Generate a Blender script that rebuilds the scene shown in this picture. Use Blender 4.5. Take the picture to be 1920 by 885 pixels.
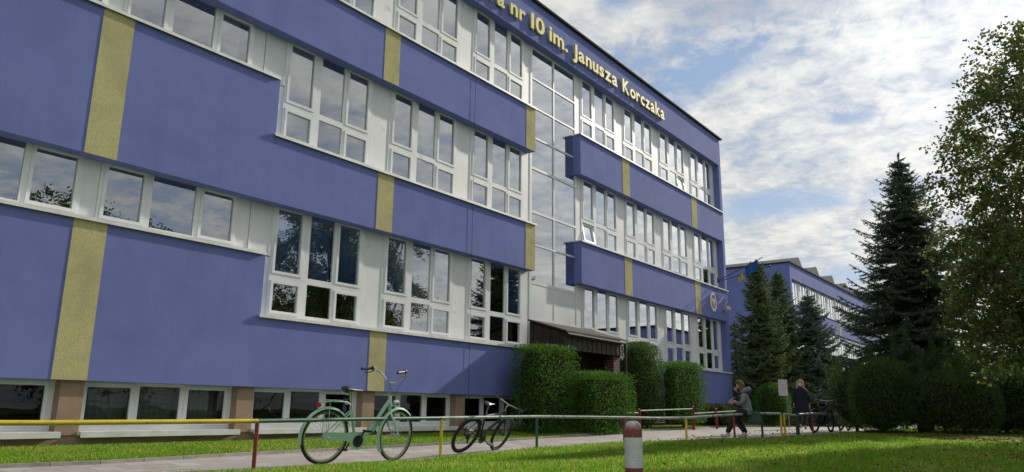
import bpy, bmesh, math, random
import numpy as np
from mathutils import Vector, Matrix
random.seed(7); RNG = np.random.default_rng(11)
for o in list(bpy.data.objects): bpy.data.objects.remove(o)
scene = bpy.context.scene
R = math.radians

# ------------------------------------------------------------------ camera
cam_data = bpy.data.cameras.new('camera'); cam = bpy.data.objects.new('camera', cam_data)
scene.collection.objects.link(cam); scene.camera = cam
Fw = Vector((0.7794916, 0.58423734, 0.22596368)); Rt = Vector((0.59779498, -0.80158225, 0.0103473)); Up = Vector((-0.18717375, -0.12701432, 0.97408077))
m = Matrix((Rt, Up, -Fw)).transposed().to_4x4(); m.translation = Vector((0, 0, 0.75))
cam.matrix_world = m
cam_data.sensor_width = 36; cam_data.lens = 36 * 1415.76 / 1920
cam_data.clip_start = 0.05; cam_data.clip_end = 3000

# ------------------------------------------------------------------ sun, sky, exposure
SUN_EL = R(27.0); SUN_AZ = R(-10.0)          # azimuth counter-clockwise from +X
sdir = Vector((math.cos(SUN_EL) * math.cos(SUN_AZ), math.cos(SUN_EL) * math.sin(SUN_AZ), math.sin(SUN_EL)))
sun_data = bpy.data.lights.new('sun', 'SUN'); sun_data.energy = 3.5; sun_data.angle = R(1.0); sun_data.color = (1.0, 0.93, 0.80)
sun = bpy.data.objects.new('sun', sun_data); scene.collection.objects.link(sun)
sun.rotation_euler = sdir.to_track_quat('Z', 'Y').to_euler()
sun.location = sdir * 60
scene.view_settings.view_transform = 'Standard'; scene.view_settings.look = 'None'
scene.view_settings.gamma = 1; scene.view_settings.use_curve_mapping = False
scene.view_settings.exposure = 0.30
scene.render.engine = 'CYCLES'
scene.render.film_transparent = False
scene.cycles.max_bounces = 6; scene.cycles.transparent_max_bounces = 12

class NT:
    """small helper round a node tree"""
    def __init__(s, nt): s.nt = nt; s.n = nt.nodes; s.l = nt.links
    def new(s, t, **kw):
        nd = s.n.new(t)
        for k, v in kw.items():
            if k.startswith('i_'): nd.inputs[k[2:].replace('_', ' ')].default_value = v
            else: setattr(nd, k, v)
        return nd
    def link(s, a, b): s.l.new(a, b)
    def math(s, op, a, b=None, c=None, clamp=False):
        nd = s.n.new('ShaderNodeMath'); nd.operation = op; nd.use_clamp = clamp
        for i, v in enumerate((a, b, c)):
            if v is None: continue
            if isinstance(v, (int, float)): nd.inputs[i].default_value = v
            else: s.l.new(v, nd.inputs[i])
        return nd.outputs[0]
    def ramp(s, fac, stops, interp='LINEAR'):
        nd = s.n.new('ShaderNodeValToRGB'); nd.color_ramp.interpolation = interp
        e = nd.color_ramp.elements
        while len(e) < len(stops): e.new(0.5)
        for k, (p, c) in enumerate(stops):
            e[k].position = p; e[k].color = (c, c, c, 1) if isinstance(c, (int, float)) else (*c, 1)
        s.l.new(fac, nd.inputs[0]); return nd.outputs[0]
    def mix(s, fac, a, b, bt='MIX'):
        nd = s.n.new('ShaderNodeMix'); nd.data_type = 'RGBA'; nd.blend_type = bt
        for i, v in ((0, fac), (6, a), (7, b)):
            if isinstance(v, (int, float)): nd.inputs[i].default_value = v
            elif isinstance(v, tuple): nd.inputs[i].default_value = (*v, 1)
            else: s.l.new(v, nd.inputs[i])
        return nd.outputs[2]
    def noise(s, vec, scale, detail=4, rough=0.55, dist=0.0, dim='3D'):
        nd = s.n.new('ShaderNodeTexNoise'); nd.noise_dimensions = dim
        nd.inputs['Scale'].default_value = scale; nd.inputs['Detail'].default_value = detail
        nd.inputs['Roughness'].default_value = rough; nd.inputs['Distortion'].default_value = dist
        s.l.new(vec, nd.inputs['Vector']); return nd.outputs[0]

world = bpy.data.worlds.new('World'); scene.world = world; world.use_nodes = True
T = NT(world.node_tree)
T.n.clear()
w_out = T.new('ShaderNodeOutputWorld'); bg = T.new('ShaderNodeBackground')
sky = T.new('ShaderNodeTexSky', sky_type='NISHITA', sun_disc=False)
sky.sun_elevation = SUN_EL; sky.sun_rotation = R(90) - SUN_AZ; sky.air_density = 1.0; sky.dust_density = 0.6; sky.ozone_density = 1.5
tc = T.new('ShaderNodeTexCoord'); vec = tc.outputs['Generated']
sep = T.new('ShaderNodeSeparateXYZ'); T.link(vec, sep.inputs[0]); X, Y, Z = sep.outputs
zc = T.math('ADD', T.math('MAXIMUM', Z, 0.0), 0.10)
cmb = T.new('ShaderNodeCombineXYZ'); T.link(T.math('DIVIDE', X, zc), cmb.inputs[0]); T.link(T.math('DIVIDE', Y, zc), cmb.inputs[1]); uv = cmb.outputs[0]
az = T.math('ARCTAN2', Y, X); el = T.math('ARCSINE', Z)
n_big = T.noise(uv, 0.55, 3, 0.5, 0.3); n_mid = T.noise(uv, 1.9, 8, 0.62, 0.35); n_fine = T.noise(uv, 6.0, 7, 0.68, 0.2); n_tiny = T.noise(uv, 15.0, 6, 0.62, 0.5)
warp = T.math('SUBTRACT', n_mid, 0.5)
def spot(a0, e0, ra, re, slope=0.0, wamt=1.3):
    """soft opening in the cloud deck, direction (a0, e0) in degrees"""
    da = T.math('SUBTRACT', az, R(a0)); de = T.math('SUBTRACT', el, R(e0))
    de = T.math('ADD', de, T.math('MULTIPLY', da, slope))
    a = T.math('POWER', T.math('DIVIDE', da, R(ra)), 2); b = T.math('POWER', T.math('DIVIDE', de, R(re)), 2)
    d = T.math('ADD', T.math('ADD', a, b), T.math('MULTIPLY', warp, wamt * 2))
    return T.math('SUBTRACT', 1.0, d, clamp=True)
holes = None
for sp in ((21.0, 24.6, 6.0, 1.9, 0.30), (17.0, 14.6, 6.5, 1.3, 0.0), (28.0, 30.5, 3.0, 2.0, 0.3), (24.5, 22.3, 3.0, 1.0, 0.2), (20.5, 10.3, 4.5, 0.7, 0.0), (11.5, 20.2, 2.0, 0.6, 0.0), (8.0, 15.0, 4.0, 0.9, 0.0)):
    h = spot(*sp); holes = h if holes is None else T.math('MAXIMUM', holes, h)
cover = T.math('ADD', T.math('MULTIPLY', n_big, 0.55), T.math('MULTIPLY', n_mid, 0.45))
cover = T.math('ADD', cover, T.math('ADD', T.math('MULTIPLY', T.math('SUBTRACT', n_fine, 0.5), 0.26), T.math('MULTIPLY', T.math('SUBTRACT', n_tiny, 0.5), 0.30)))
mask = T.ramp(cover, [(0.35, 0.10), (0.45, 0.78), (0.56, 1.0)])
mask = T.math('SUBTRACT', mask, T.math('MULTIPLY', holes, 0.84), clamp=True)
# cloud brightness: thick grey bellies, thin bright edges, brighter towards the sun
dark_band = spot(14.5, 30.5, 13.0, 3.6, 0.10, 1.3)
gray2 = spot(-60.0, 40.0, 60.0, 18.0, 0.0, 1.0)
body = T.ramp(T.math('ADD', T.math('MULTIPLY', n_mid, 0.42), T.math('ADD', T.math('MULTIPLY', n_fine, 0.33), T.math('MULTIPLY', n_tiny, 0.25))), [(0.36, (0.40, 0.43, 0.50)), (0.45, (0.58, 0.60, 0.63)), (0.53, (0.76, 0.76, 0.74)), (0.64, (0.90, 0.90, 0.87))])
body = T.mix(T.math('MULTIPLY', dark_band, 0.75), body, (0.36, 0.39, 0.46))
body = T.mix(T.math('MULTIPLY', gray2, 0.25), body, (0.45, 0.48, 0.56))
dotn = T.new('ShaderNodeVectorMath', operation='DOT_PRODUCT'); T.link(vec, dotn.inputs[0]); dotn.inputs[1].default_value = sdir
ang = T.math('ARCCOSINE', dotn.outputs['Value'])
glow = T.math('POWER', T.math('SUBTRACT', 1.0, T.math('DIVIDE', ang, R(45)), clamp=True), 2.5)
lum = T.math('ADD', T.math('MULTIPLY', glow, 1.05), 0.76)
skyc = T.mix(1.0, sky.outputs[0], (0.085, 0.085, 0.085), 'MULTIPLY')
skyc = T.mix(0.65, skyc, (0.27, 0.37, 0.53))
vm = T.new('ShaderNodeVectorMath', operation='SCALE'); T.link(body, vm.inputs[0]); T.link(lum, vm.inputs['Scale'])
col = T.mix(mask, skyc, vm.outputs[0])
# below the horizon: dull ground colour
col = T.mix(T.ramp(Z, [(0.0, 1.0), (0.0001, 0.0)]) if False else T.math('LESS_THAN', Z, -0.01), col, (0.10, 0.11, 0.08))
T.link(col, bg.inputs[0]); bg.inputs[1].default_value = 1.0
# Nishita is scaled to 0.085 above, the clouds carry their own brightness
T.link(bg.outputs[0], w_out.inputs[0])

# ------------------------------------------------------------------ materials
def mat(name, col, rough=0.6, metal=0.0, spec=None):
    m = bpy.data.materials.new(name); m.use_nodes = True
    b = m.node_tree.nodes['Principled BSDF']
    b.inputs['Base Color'].default_value = (*col, 1); b.inputs['Roughness'].default_value = rough; b.inputs['Metallic'].default_value = metal
    if spec is not None: b.inputs['Specular IOR Level'].default_value = spec
    return m
def vary(m, c1, c2, scale=3.0, detail=5, lo=0.35, hi=0.65, bump=0.0, bscale=60, dist=0.01, coord='Object', c3=None, s3=None, t3=(0.62, 0.7)):
    t = NT(m.node_tree); b = t.n['Principled BSDF']
    tc = t.new('ShaderNodeTexCoord'); v = tc.outputs[coord]
    c = t.ramp(t.noise(v, scale, detail, 0.6), [(lo, c1), (hi, c2)])
    if c3:
        c = t.mix(t.ramp(t.noise(v, s3, 6, 0.65), [(t3[0], 0.0), (t3[1], 1.0)]), c, c3)
    t.link(c, b.inputs['Base Color'])
    if bump:
        bn = t.new('ShaderNodeBump'); bn.inputs['Strength'].default_value = bump; bn.inputs['Distance'].default_value = dist
        t.link(t.noise(v, bscale, 3, 0.7), bn.inputs['Height']); t.link(bn.outputs[0], b.inputs['Normal'])
    return m
M = {}
def plaster(name, c1, c2, stain):
    m = mat(name, c1, 0.9, spec=0.2); t = NT(m.node_tree); b = t.n['Principled BSDF']
    v = t.new('ShaderNodeTexCoord').outputs['Object']
    mp = t.new('ShaderNodeMapping'); mp.inputs['Scale'].default_value = (1.0, 1.0, 0.16); t.link(v, mp.inputs[0])
    c = t.ramp(t.noise(v, 1.1, 7, 0.65, 0.6), [(0.32, c1), (0.66, c2)])
    c = t.mix(t.ramp(t.noise(mp.outputs[0], 3.5, 6, 0.65), [(0.52, 0.0), (0.80, 0.5)]), c, stain)
    mp2 = t.new('ShaderNodeMapping'); mp2.inputs['Scale'].default_value = (1.0, 1.0, 0.045); t.link(v, mp2.inputs[0])
    c = t.mix(t.ramp(t.noise(mp2.outputs[0], 11, 4, 0.6), [(0.60, 0.0), (0.74, 0.40)]), c, stain)
    c = t.mix(t.ramp(t.noise(v, 0.45, 3, 0.5), [(0.48, 0.0), (0.60, 0.30)]), c, tuple(x * 1.12 for x in c2))
    c = t.mix(t.ramp(t.noise(v, 2.3, 8, 0.75), [(0.63, 0.0), (0.70, 0.5)]), c, tuple(x * 0.9 for x in stain))
    c = t.mix(t.ramp(t.noise(v, 160, 2, 0.7), [(0.3, 0.0), (0.75, 0.16)]), c, tuple(x * 1.5 for x in c2))
    t.link(c, b.inputs['Base Color'])
    bn = t.new('ShaderNodeBump'); bn.inputs['Strength'].default_value = 0.35; bn.inputs['Distance'].default_value = 0.006
    t.link(t.math('ADD', t.noise(v, 110, 3, 0.8), t.math('MULTIPLY', t.noise(v, 2.5, 4, 0.6), 2.0)), bn.inputs['Height']); t.link(bn.outputs[0], b.inputs['Normal'])
    return m
M['blue'] = plaster('blue_render', (0.134, 0.162, 0.40), (0.170, 0.202, 0.465), (0.115, 0.14, 0.32))
M['blue_dark'] = plaster('blue_soffit', (0.09, 0.10, 0.38), (0.11, 0.12, 0.43), (0.08, 0.09, 0.3))
M['yellow'] = mat('ochre_pebble_render', (0.5, 0.45, 0.2), 0.95, spec=0.1)
vary(M['yellow'], (0.42, 0.385, 0.19), (0.60, 0.555, 0.30), 75, 3, 0.33, 0.66, 0.5, 90, 0.012, c3=(0.38, 0.35, 0.19), s3=1.3, t3=(0.45, 0.7))
M['plinth'] = mat('brown_render', (0.3, 0.21, 0.15), 0.9)
vary(M['plinth'], (0.27, 0.185, 0.125), (0.36, 0.255, 0.18), 2.5, 7, 0.3, 0.7, 0.5, 90, 0.01, c3=(0.18, 0.14, 0.10), s3=1.2)
M['pvc'] = mat('white_pvc', (0.74, 0.75, 0.76), 0.35); vary(M['pvc'], (0.66, 0.67, 0.68), (0.80, 0.81, 0.82), 1.4, 6, 0.3, 0.6)
M['panel'] = mat('white_panel', (0.75, 0.76, 0.77), 0.45); vary(M['panel'], (0.62, 0.64, 0.66), (0.76, 0.77, 0.78), 1.1, 7, 0.3, 0.6, c3=(0.55, 0.55, 0.54), s3=2.2)
M['grey_panel'] = mat('grey_panel', (0.45, 0.46, 0.47), 0.3)
M['sill'] = mat('sill_metal', (0.72, 0.72, 0.70), 0.4, 0.1); vary(M['sill'], (0.6, 0.6, 0.57), (0.78, 0.78, 0.75), 3.0, 5, 0.3, 0.6)
M['cap'] = mat('roof_capping', (0.035, 0.035, 0.04), 0.9, 0.0, 0.1)
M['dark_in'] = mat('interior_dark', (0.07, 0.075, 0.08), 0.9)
M['blind'] = mat('blue_blind', (0.16, 0.45, 0.90), 0.8)
M['pale_blind'] = mat('pale_blind', (0.62, 0.62, 0.60), 0.9)
M['curtain'] = mat('net_curtain', (0.20, 0.24, 0.22), 0.9)
def glass(name, tint=(0.88, 0.9, 0.9), ior=1.85, bumpy=0.02, mul=4.3, add=0.0):
    m = bpy.data.materials.new(name); m.use_nodes = True; t = NT(m.node_tree); t.n.clear()
    out = t.new('ShaderNodeOutputMaterial'); mx = t.new('ShaderNodeMixShader'); tr = t.new('ShaderNodeBsdfTransparent'); gl = t.new('ShaderNodeBsdfGlossy')
    tr.inputs[0].default_value = (*tint, 1); gl.inputs[0].default_value = (0.93, 0.95, 0.97, 1); gl.inputs['Roughness'].default_value = 0.005
    fr = t.new('ShaderNodeFresnel'); fr.inputs[0].default_value = ior
    v = t.new('ShaderNodeTexCoord').outputs['Object']
    bn = t.new('ShaderNodeBump'); bn.inputs['Strength'].default_value = bumpy; bn.inputs['Distance'].default_value = 0.05
    t.link(t.noise(v, 1.2, 1, 0.4), bn.inputs['Height']); t.link(bn.outputs[0], gl.inputs['Normal'])
    t.link(t.math('ADD', t.math('MULTIPLY', fr.outputs[0], mul), add, clamp=True), mx.inputs[0])
    t.link(tr.outputs[0], mx.inputs[1]); t.link(gl.outputs[0], mx.inputs[2]); t.link(mx.outputs[0], out.inputs[0]); return m
M['glass'] = glass('window_glass')
M['glass_dark'] = glass('basement_glass', (0.7, 0.72, 0.72), 1.45, 0.05, 1.0, 0.0)
M['wood'] = mat('dark_stained_wood', (0.03, 0.022, 0.018), 0.75)
vary(M['wood'], (0.012, 0.009, 0.008), (0.032, 0.024, 0.02), 14, 4, 0.3, 0.7)
M['wood_lt'] = mat('weathered_wood', (0.09, 0.08, 0.075), 0.8); vary(M['wood_lt'], (0.025, 0.02, 0.018), (0.085, 0.075, 0.07), 12, 4, 0.3, 0.7)
M['brick'] = mat('red_brick', (0.1, 0.04, 0.03), 0.85)
t = NT(M['brick'].node_tree); bt = t.new('ShaderNodeTexBrick'); v = t.new('ShaderNodeTexCoord').outputs['Object']
mp = t.new('ShaderNodeMapping'); mp.inputs['Rotation'].default_value = (R(90), 0, 0); t.link(v, mp.inputs[0]); t.link(mp.outputs[0], bt.inputs['Vector'])
bt.inputs['Color1'].default_value = (0.09, 0.035, 0.028, 1); bt.inputs['Color2'].default_value = (0.055, 0.024, 0.02, 1); bt.inputs['Mortar'].default_value = (0.16, 0.13, 0.12, 1)
bt.inputs['Scale'].default_value = 1.0; bt.inputs['Mortar Size'].default_value = 0.008; bt.inputs['Brick Width'].default_value = 0.25; bt.inputs['Row Height'].default_value = 0.075
t.link(bt.outputs['Color'], t.n['Principled BSDF'].inputs['Base Color'])
M['letter'] = mat('yellow_letter', (0.60, 0.53, 0.15), 0.6)
def leafmat(name, dark, light, trans=0.35, scale=1.3, extra=None):
    m = bpy.data.materials.new(name); m.use_nodes = True; t = NT(m.node_tree); b = t.n['Principled BSDF']; out = t.n['Material Output']
    v = t.new('ShaderNodeTexCoord').outputs['Object']; geo = t.new('ShaderNodeNewGeometry')
    f = t.math('ADD', t.math('MULTIPLY', t.noise(v, scale, 3, 0.6), 0.55), t.math('MULTIPLY', geo.outputs['Random Per Island'], 0.45))
    c = t.ramp(f, [(0.25, dark), (0.75, light)])
    if extra: c = t.mix(t.math('GREATER_THAN', t.math('ADD', t.math('MULTIPLY', geo.outputs['Random Per Island'], 0.6), t.math('MULTIPLY', t.noise(v, 0.9, 2), 0.8)), extra[1]), c, extra[0])
    t.link(c, b.inputs['Base Color']); b.inputs['Roughness'].default_value = 0.6; b.inputs['Specular IOR Level'].default_value = 0.08
    tb = t.new('ShaderNodeBsdfTranslucent'); t.link(c, tb.inputs[0]); mx = t.new('ShaderNodeMixShader'); mx.inputs[0].default_value = trans
    t.link(b.outputs[0], mx.inputs[1]); t.link(tb.outputs[0], mx.inputs[2]); t.link(mx.outputs[0], out.inputs[0]); return m
M['grass'] = leafmat('grass_blades', (0.13, 0.29, 0.02), (0.29, 0.48, 0.055), 0.5, 0.7, ((0.50, 0.50, 0.14), 0.88))
M['leaf'] = leafmat('birch_leaves', (0.075, 0.105, 0.035), (0.19, 0.23, 0.07), 0.45, 0.8, ((0.26, 0.21, 0.05), 0.93))
M['leaf2'] = leafmat('dark_leaves', (0.04, 0.06, 0.02), (0.09, 0.12, 0.035), 0.3, 0.8)
M['spruce'] = leafmat('spruce_needles', (0.06, 0.09, 0.06), (0.14, 0.19, 0.125), 0.25, 1.0)
M['spruce2'] = leafmat('brownish_spruce_needles', (0.10, 0.15, 0.06), (0.22, 0.30, 0.13), 0.2, 0.9, ((0.14, 0.11, 0.045), 0.95))
M['spruce3'] = leafmat('blue_spruce_needles', (0.09, 0.13, 0.105), (0.20, 0.27, 0.22), 0.15, 1.0)
M['thuja'] = leafmat('thuja_foliage', (0.04, 0.11, 0.015), (0.12, 0.26, 0.035), 0.35, 2.0)
M['yew'] = leafmat('yew_foliage', (0.045, 0.095, 0.025), (0.13, 0.23, 0.055), 0.35, 2.0)
M['juniper'] = leafmat('juniper_foliage', (0.07, 0.12, 0.04), (0.18, 0.29, 0.09), 0.35, 1.0)
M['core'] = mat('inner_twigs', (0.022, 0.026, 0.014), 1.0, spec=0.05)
M['bark'] = mat('bark', (0.10, 0.08, 0.06), 0.95); vary(M['bark'], (0.05, 0.04, 0.03), (0.15, 0.12, 0.09), 12, 5, 0.3, 0.7, 0.8, 30, 0.02)
M['soil'] = mat('turf_soil', (0.06, 0.11, 0.02), 1.0, spec=0.05)
vary(M['soil'], (0.045, 0.10, 0.012), (0.085, 0.19, 0.02), 1.3, 7, 0.35, 0.65, 0.6, 40, 0.02, c3=(0.10, 0.08, 0.04), s3=3.0, t3=(0.60, 0.72))
M['terrain'] = mat('far_turf', (0.06, 0.10, 0.02), 1.0, spec=0.05); vary(M['terrain'], (0.05, 0.085, 0.02), (0.09, 0.13, 0.03), 0.3, 7, 0.35, 0.65)
M['path'] = mat('paving', (0.3, 0.27, 0.25), 0.9)
t = NT(M['path'].node_tree); v = t.new('ShaderNodeTexCoord').outputs['Object']; bt = t.new('ShaderNodeTexBrick'); t.link(v, bt.inputs['Vector'])
bt.inputs['Color1'].default_value = (0.43, 0.405, 0.38, 1); bt.inputs['Color2'].default_value = (0.32, 0.29, 0.27, 1); bt.inputs['Mortar'].default_value = (0.14, 0.12, 0.11, 1)
bt.inputs['Scale'].default_value = 1.0; bt.inputs['Mortar Size'].default_value = 0.006; bt.inputs['Brick Width'].default_value = 0.35; bt.inputs['Row Height'].default_value = 0.35
c = t.mix(t.ramp(t.noise(v, 1.5, 6, 0.65), [(0.4, 0.0), (0.7, 0.55)]), bt.outputs['Color'], (0.24, 0.20, 0.18))
c = t.mix(t.ramp(t.noise(v, 9, 4, 0.65), [(0.6, 0.0), (0.75, 0.5)]), c, (0.45, 0.42, 0.39))
t.link(c, t.n['Principled BSDF'].inputs['Base Color'])
M['kerb'] = mat('concrete_kerb', (0.33, 0.31, 0.27), 0.9); vary(M['kerb'], (0.24, 0.23, 0.19), (0.40, 0.38, 0.33), 6, 5, 0.3, 0.7)
def flaky(name, c, under=(0.10, 0.08, 0.05), scale=16, th=(0.60, 0.66)):
    m = mat(name, c, 0.45); vary(m, tuple(x * 0.8 for x in c), c, 5, 5, 0.3, 0.7, c3=under, s3=scale, t3=th); return m
M['yellow_paint'] = flaky('yellow_rail_paint', (0.66, 0.50, 0.03), (0.10, 0.17, 0.12))
M['green_paint'] = flaky('green_rail_paint', (0.045, 0.13, 0.075), (0.16, 0.17, 0.14), 14)
M['red_paint'] = flaky('red_rail_paint', (0.23, 0.035, 0.03), (0.09, 0.04, 0.03))
M['worn_shiny_metal'] = flaky('worn_shiny_rail_metal', (0.42, 0.44, 0.40), (0.13, 0.17, 0.12), 10, (0.5, 0.6)); M['worn_shiny_metal'].node_tree.nodes['Principled BSDF'].inputs['Roughness'].default_value = 0.3  # worn rail; its pale base colour also paints in the metal's shine
M['dark_paint'] = flaky('dark_green_paint', (0.03, 0.055, 0.05), (0.1, 0.1, 0.09))

# ------------------------------------------------------------------ mesh helpers
class MB:
    def __init__(s): s.v = []; s.f = []; s.mi = []; s.cur = 0
    def quad(s, a, b, c, d):
        n = len(s.v); s.v += [tuple(a), tuple(b), tuple(c), tuple(d)]; s.f.append((n, n + 1, n + 2, n + 3)); s.mi.append(s.cur)
    def box(s, x0, x1, y0, y1, z0, z1, mtx=None):
        n = len(s.v); p = [(x, y, z) for x in (x0, x1) for y in (y0, y1) for z in (z0, z1)]
        if mtx: p = [tuple(mtx @ Vector(q)) for q in p]
        s.v += p
        for f in ((0, 1, 3, 2), (4, 6, 7, 5), (0, 4, 5, 1), (2, 3, 7, 6), (0, 2, 6, 4), (1, 5, 7, 3)):
            s.f.append(tuple(n + i for i in f)); s.mi.append(s.cur)
        return s
    def tube(s, pts, r, seg=8, cap=True, closed=False):
        pts = [Vector(p) for p in pts]; n = len(pts)
        rs = r if isinstance(r, (list, tuple)) else [r] * n
        base = len(s.v); prev = None
        for i, p in enumerate(pts):
            if closed: d = pts[(i + 1) % n] - pts[i - 1]
            else: d = pts[min(i + 1, n - 1)] - pts[max(i - 1, 0)]
            d.normalize()
            if prev is None:
                u = d.orthogonal().normalized()
            else:
                u = prev - d * prev.dot(d)
                u = u.normalized() if u.length > 1e-6 else d.orthogonal().normalized()
            prev = u; w = d.cross(u)
            for k in range(seg):
                a = 2 * math.pi * k / seg
                s.v.append(tuple(p + (u * math.cos(a) + w * math.sin(a)) * rs[i]))
        for i in range(n if closed else n - 1):
            j = (i + 1) % n
            for k in range(seg):
                k2 = (k + 1) % seg
                s.f.append((base + i * seg + k, base + i * seg + k2, base + j * seg + k2, base + j * seg + k)); s.mi.append(s.cur)
        if cap and not closed:
            s.f.append(tuple(base + k for k in reversed(range(seg)))); s.mi.append(s.cur)
            s.f.append(tuple(base + (n - 1) * seg + k for k in range(seg))); s.mi.append(s.cur)
        return s
    def lathe(s, prof, origin=(0, 0, 0), axis='z', seg=24, closed_prof=False):
        base = len(s.v); n = len(prof)
        for k in range(seg):
            a = 2 * math.pi * k / seg
            for (r, h) in prof:
                x, y, z = r * math.cos(a), r * math.sin(a), h
                if axis == 'y': x, y, z = r * math.cos(a), h, r * math.sin(a)
                if axis == 'x': x, y, z = h, r * math.cos(a), r * math.sin(a)
                s.v.append((x + origin[0], y + origin[1], z + origin[2]))
        for k in range(seg):
            k2 = (k + 1) % seg
            for i in range(n if closed_prof else n - 1):
                j = (i + 1) % n
                s.f.append((base + k * n + i, base + k2 * n + i, base + k2 * n + j, base + k * n + j)); s.mi.append(s.cur)
        return s
    def ellipsoid(s, c, r, seg=12, rings=8):
        base = len(s.v)
        for i in range(rings + 1):
            th = math.pi * i / rings
            for k in range(seg):
                a = 2 * math.pi * k / seg
                s.v.append((c[0] + r[0] * math.sin(th) * math.cos(a), c[1] + r[1] * math.sin(th) * math.sin(a), c[2] + r[2] * math.cos(th)))
        for i in range(rings):
            for k in range(seg):
                k2 = (k + 1) % seg
                s.f.append((base + i * seg + k, base + i * seg + k2, base + (i + 1) * seg + k2, base + (i + 1) * seg + k)); s.mi.append(s.cur)
        return s
    def build(s, name, mats, parent=None, smooth=False, off=None):
        if not isinstance(mats, (list, tuple)): mats = [mats]
        me = bpy.data.meshes.new(name)
        vs = s.v if off is None else [(a - off[0], b - off[1], c - off[2]) for a, b, c in s.v]
        me.from_pydata(vs, [], s.f)
        for mm in mats: me.materials.append(mm)
        if len(mats) > 1: me.polygons.foreach_set('material_index', s.mi)
        bm = bmesh.new(); bm.from_mesh(me)
        if name == 'pane': pass
        else: bmesh.ops.remove_doubles(bm, verts=bm.verts, dist=1e-5)
        if name != 'pane': bmesh.ops.recalc_face_normals(bm, faces=bm.faces); bm.to_mesh(me); bm.free()
        if smooth:
            me.polygons.foreach_set('use_smooth', [True] * len(me.polygons))
            me.set_sharp_from_angle(angle=R(40))
        me.update()
        o = bpy.data.objects.new(name, me); scene.collection.objects.link(o)
        if parent: o.parent = parent
        return o
def npmesh(name, V, Fq, material, parent=None, tri=False):
    """V (n,3) float array, Fq (m,k) int array"""
    me = bpy.data.meshes.new(name); k = Fq.shape[1]
    me.vertices.add(len(V)); me.vertices.foreach_set('co', np.ascontiguousarray(V, dtype=np.float32).ravel())
    me.loops.add(Fq.size); me.loops.foreach_set('vertex_index', Fq.ravel().astype(np.int32))
    me.polygons.add(len(Fq)); me.polygons.foreach_set('loop_start', np.arange(0, Fq.size, k, dtype=np.int32))
    me.update(calc_edges=True); me.validate(); me.materials.append(material)
    o = bpy.data.objects.new(name, me); scene.collection.objects.link(o)
    if parent: o.parent = parent
    return o
def tag(o, label=None, cat=None, group=None, kind=None):
    if label: o['label'] = label
    if cat: o['category'] = cat
    if group: o['group'] = group
    if kind: o['kind'] = kind
    return o
def empty(name, loc, label=None, cat=None, group=None, rz=0.0):
    o = bpy.data.objects.new(name, None); scene.collection.objects.link(o); o.location = loc; o.rotation_euler = (0, 0, rz); o.empty_display_size = 0.2
    return tag(o, label, cat, group)
def kids(o): return [c for c in bpy.data.objects if c.parent == o]
def copy_tree(o, parent=None):
    c = o.copy(); scene.collection.objects.link(c)
    c.parent = parent
    for ch in kids(o): copy_tree(ch, c)
    return c

# ------------------------------------------------------------------ terrain
def S(t): t = np.clip(t, 0, 1); return t * t * (3 - 2 * t)
def zt(x, y): return 0.2 * S((x - 8) / 11) + 0.05 * S((x - 18) / 10) + 0.17 * S((y - 9) / 2.8) * (1 - 0.7 * S((x - 10) / 8))
def zf(x, y): return float(zt(x, y))
xs = np.concatenate([[-900, -300, -100, -40], np.arange(-20, 60, 1.0), [62, 70, 90, 130, 300, 900]]); ys = np.concatenate([[-900, -300, -100, -40], np.arange(-20, 24, 0.7), [25, 30, 60, 130, 300, 900]])
gx, gy = np.meshgrid(xs, ys, indexing='ij'); gz = zt(gx, gy) - 0.03
V = np.stack([gx.ravel(), gy.ravel(), gz.ravel()], 1); ny = len(ys)
I = (np.arange(len(xs) - 1)[:, None] * ny + np.arange(ny - 1)[None, :]).ravel()
tag(npmesh('ground', V, np.stack([I, I + ny, I + ny + 1, I + 1], 1), M['terrain']), kind='structure')

LAWN = [(-12, 8.9), (-4, 8.8), (2, 8.55), (5.51, 8.28), (6.73, 8.13), (8.88, 8.24), (11.92, 8.39), (14.03, 7.87), (15.89, 6.96), (17.62, 6.16), (19.41, 5.74), (24.09, 5.50), (30, 5.4), (46, 5.3)]
CURB = [(-12, 9.95), (-4, 9.98), (3.72, 10.06), (4.67, 9.99), (7.4, 10.2), (9.64, 10.23), (13.58, 9.97), (16.33, 9.95), (18.87, 10.1), (20.21, 10.46), (23.72, 10.36), (27.6, 10.6), (32.6, 10.1), (46, 9.6)]
def yl(x): return float(np.interp(x, [p[0] for p in LAWN], [p[1] for p in LAWN]))
def yc(x): return float(np.interp(x, [p[0] for p in CURB], [p[1] for p in CURB]))
def strip(name, x0, x1, ya, yb, dz, material, nx=110, ny=8):
    V = []; F = []
    for i in range(nx + 1):
        x = x0 + (x1 - x0) * i / nx; a, b = ya(x), yb(x)
        for j in range(ny + 1):
            y = a + (b - a) * j / ny; V.append((x, y, zf(x, y) + dz))
    for i in range(nx):
        for j in range(ny):
            k = i * (ny + 1) + j; F.append((k, k + ny + 1, k + ny + 2, k + 1))
    return tag(npmesh(name, np.array(V), np.array(F), material), kind='structure')
strip('path', -12, 46, lambda x: yl(x) + 0.0, lambda x: yc(x), 0.0, M['path'])
strip('lawn', -12, 46, lambda x: -14, lambda x: yl(x) - 0.002, 0.012, M['soil'], ny=40)
strip('grass_verge', -12, 30.7, lambda x: yc(x) + 0.075, lambda x: 11.78, 0.02, M['soil'], ny=6)
k = MB()
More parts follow.
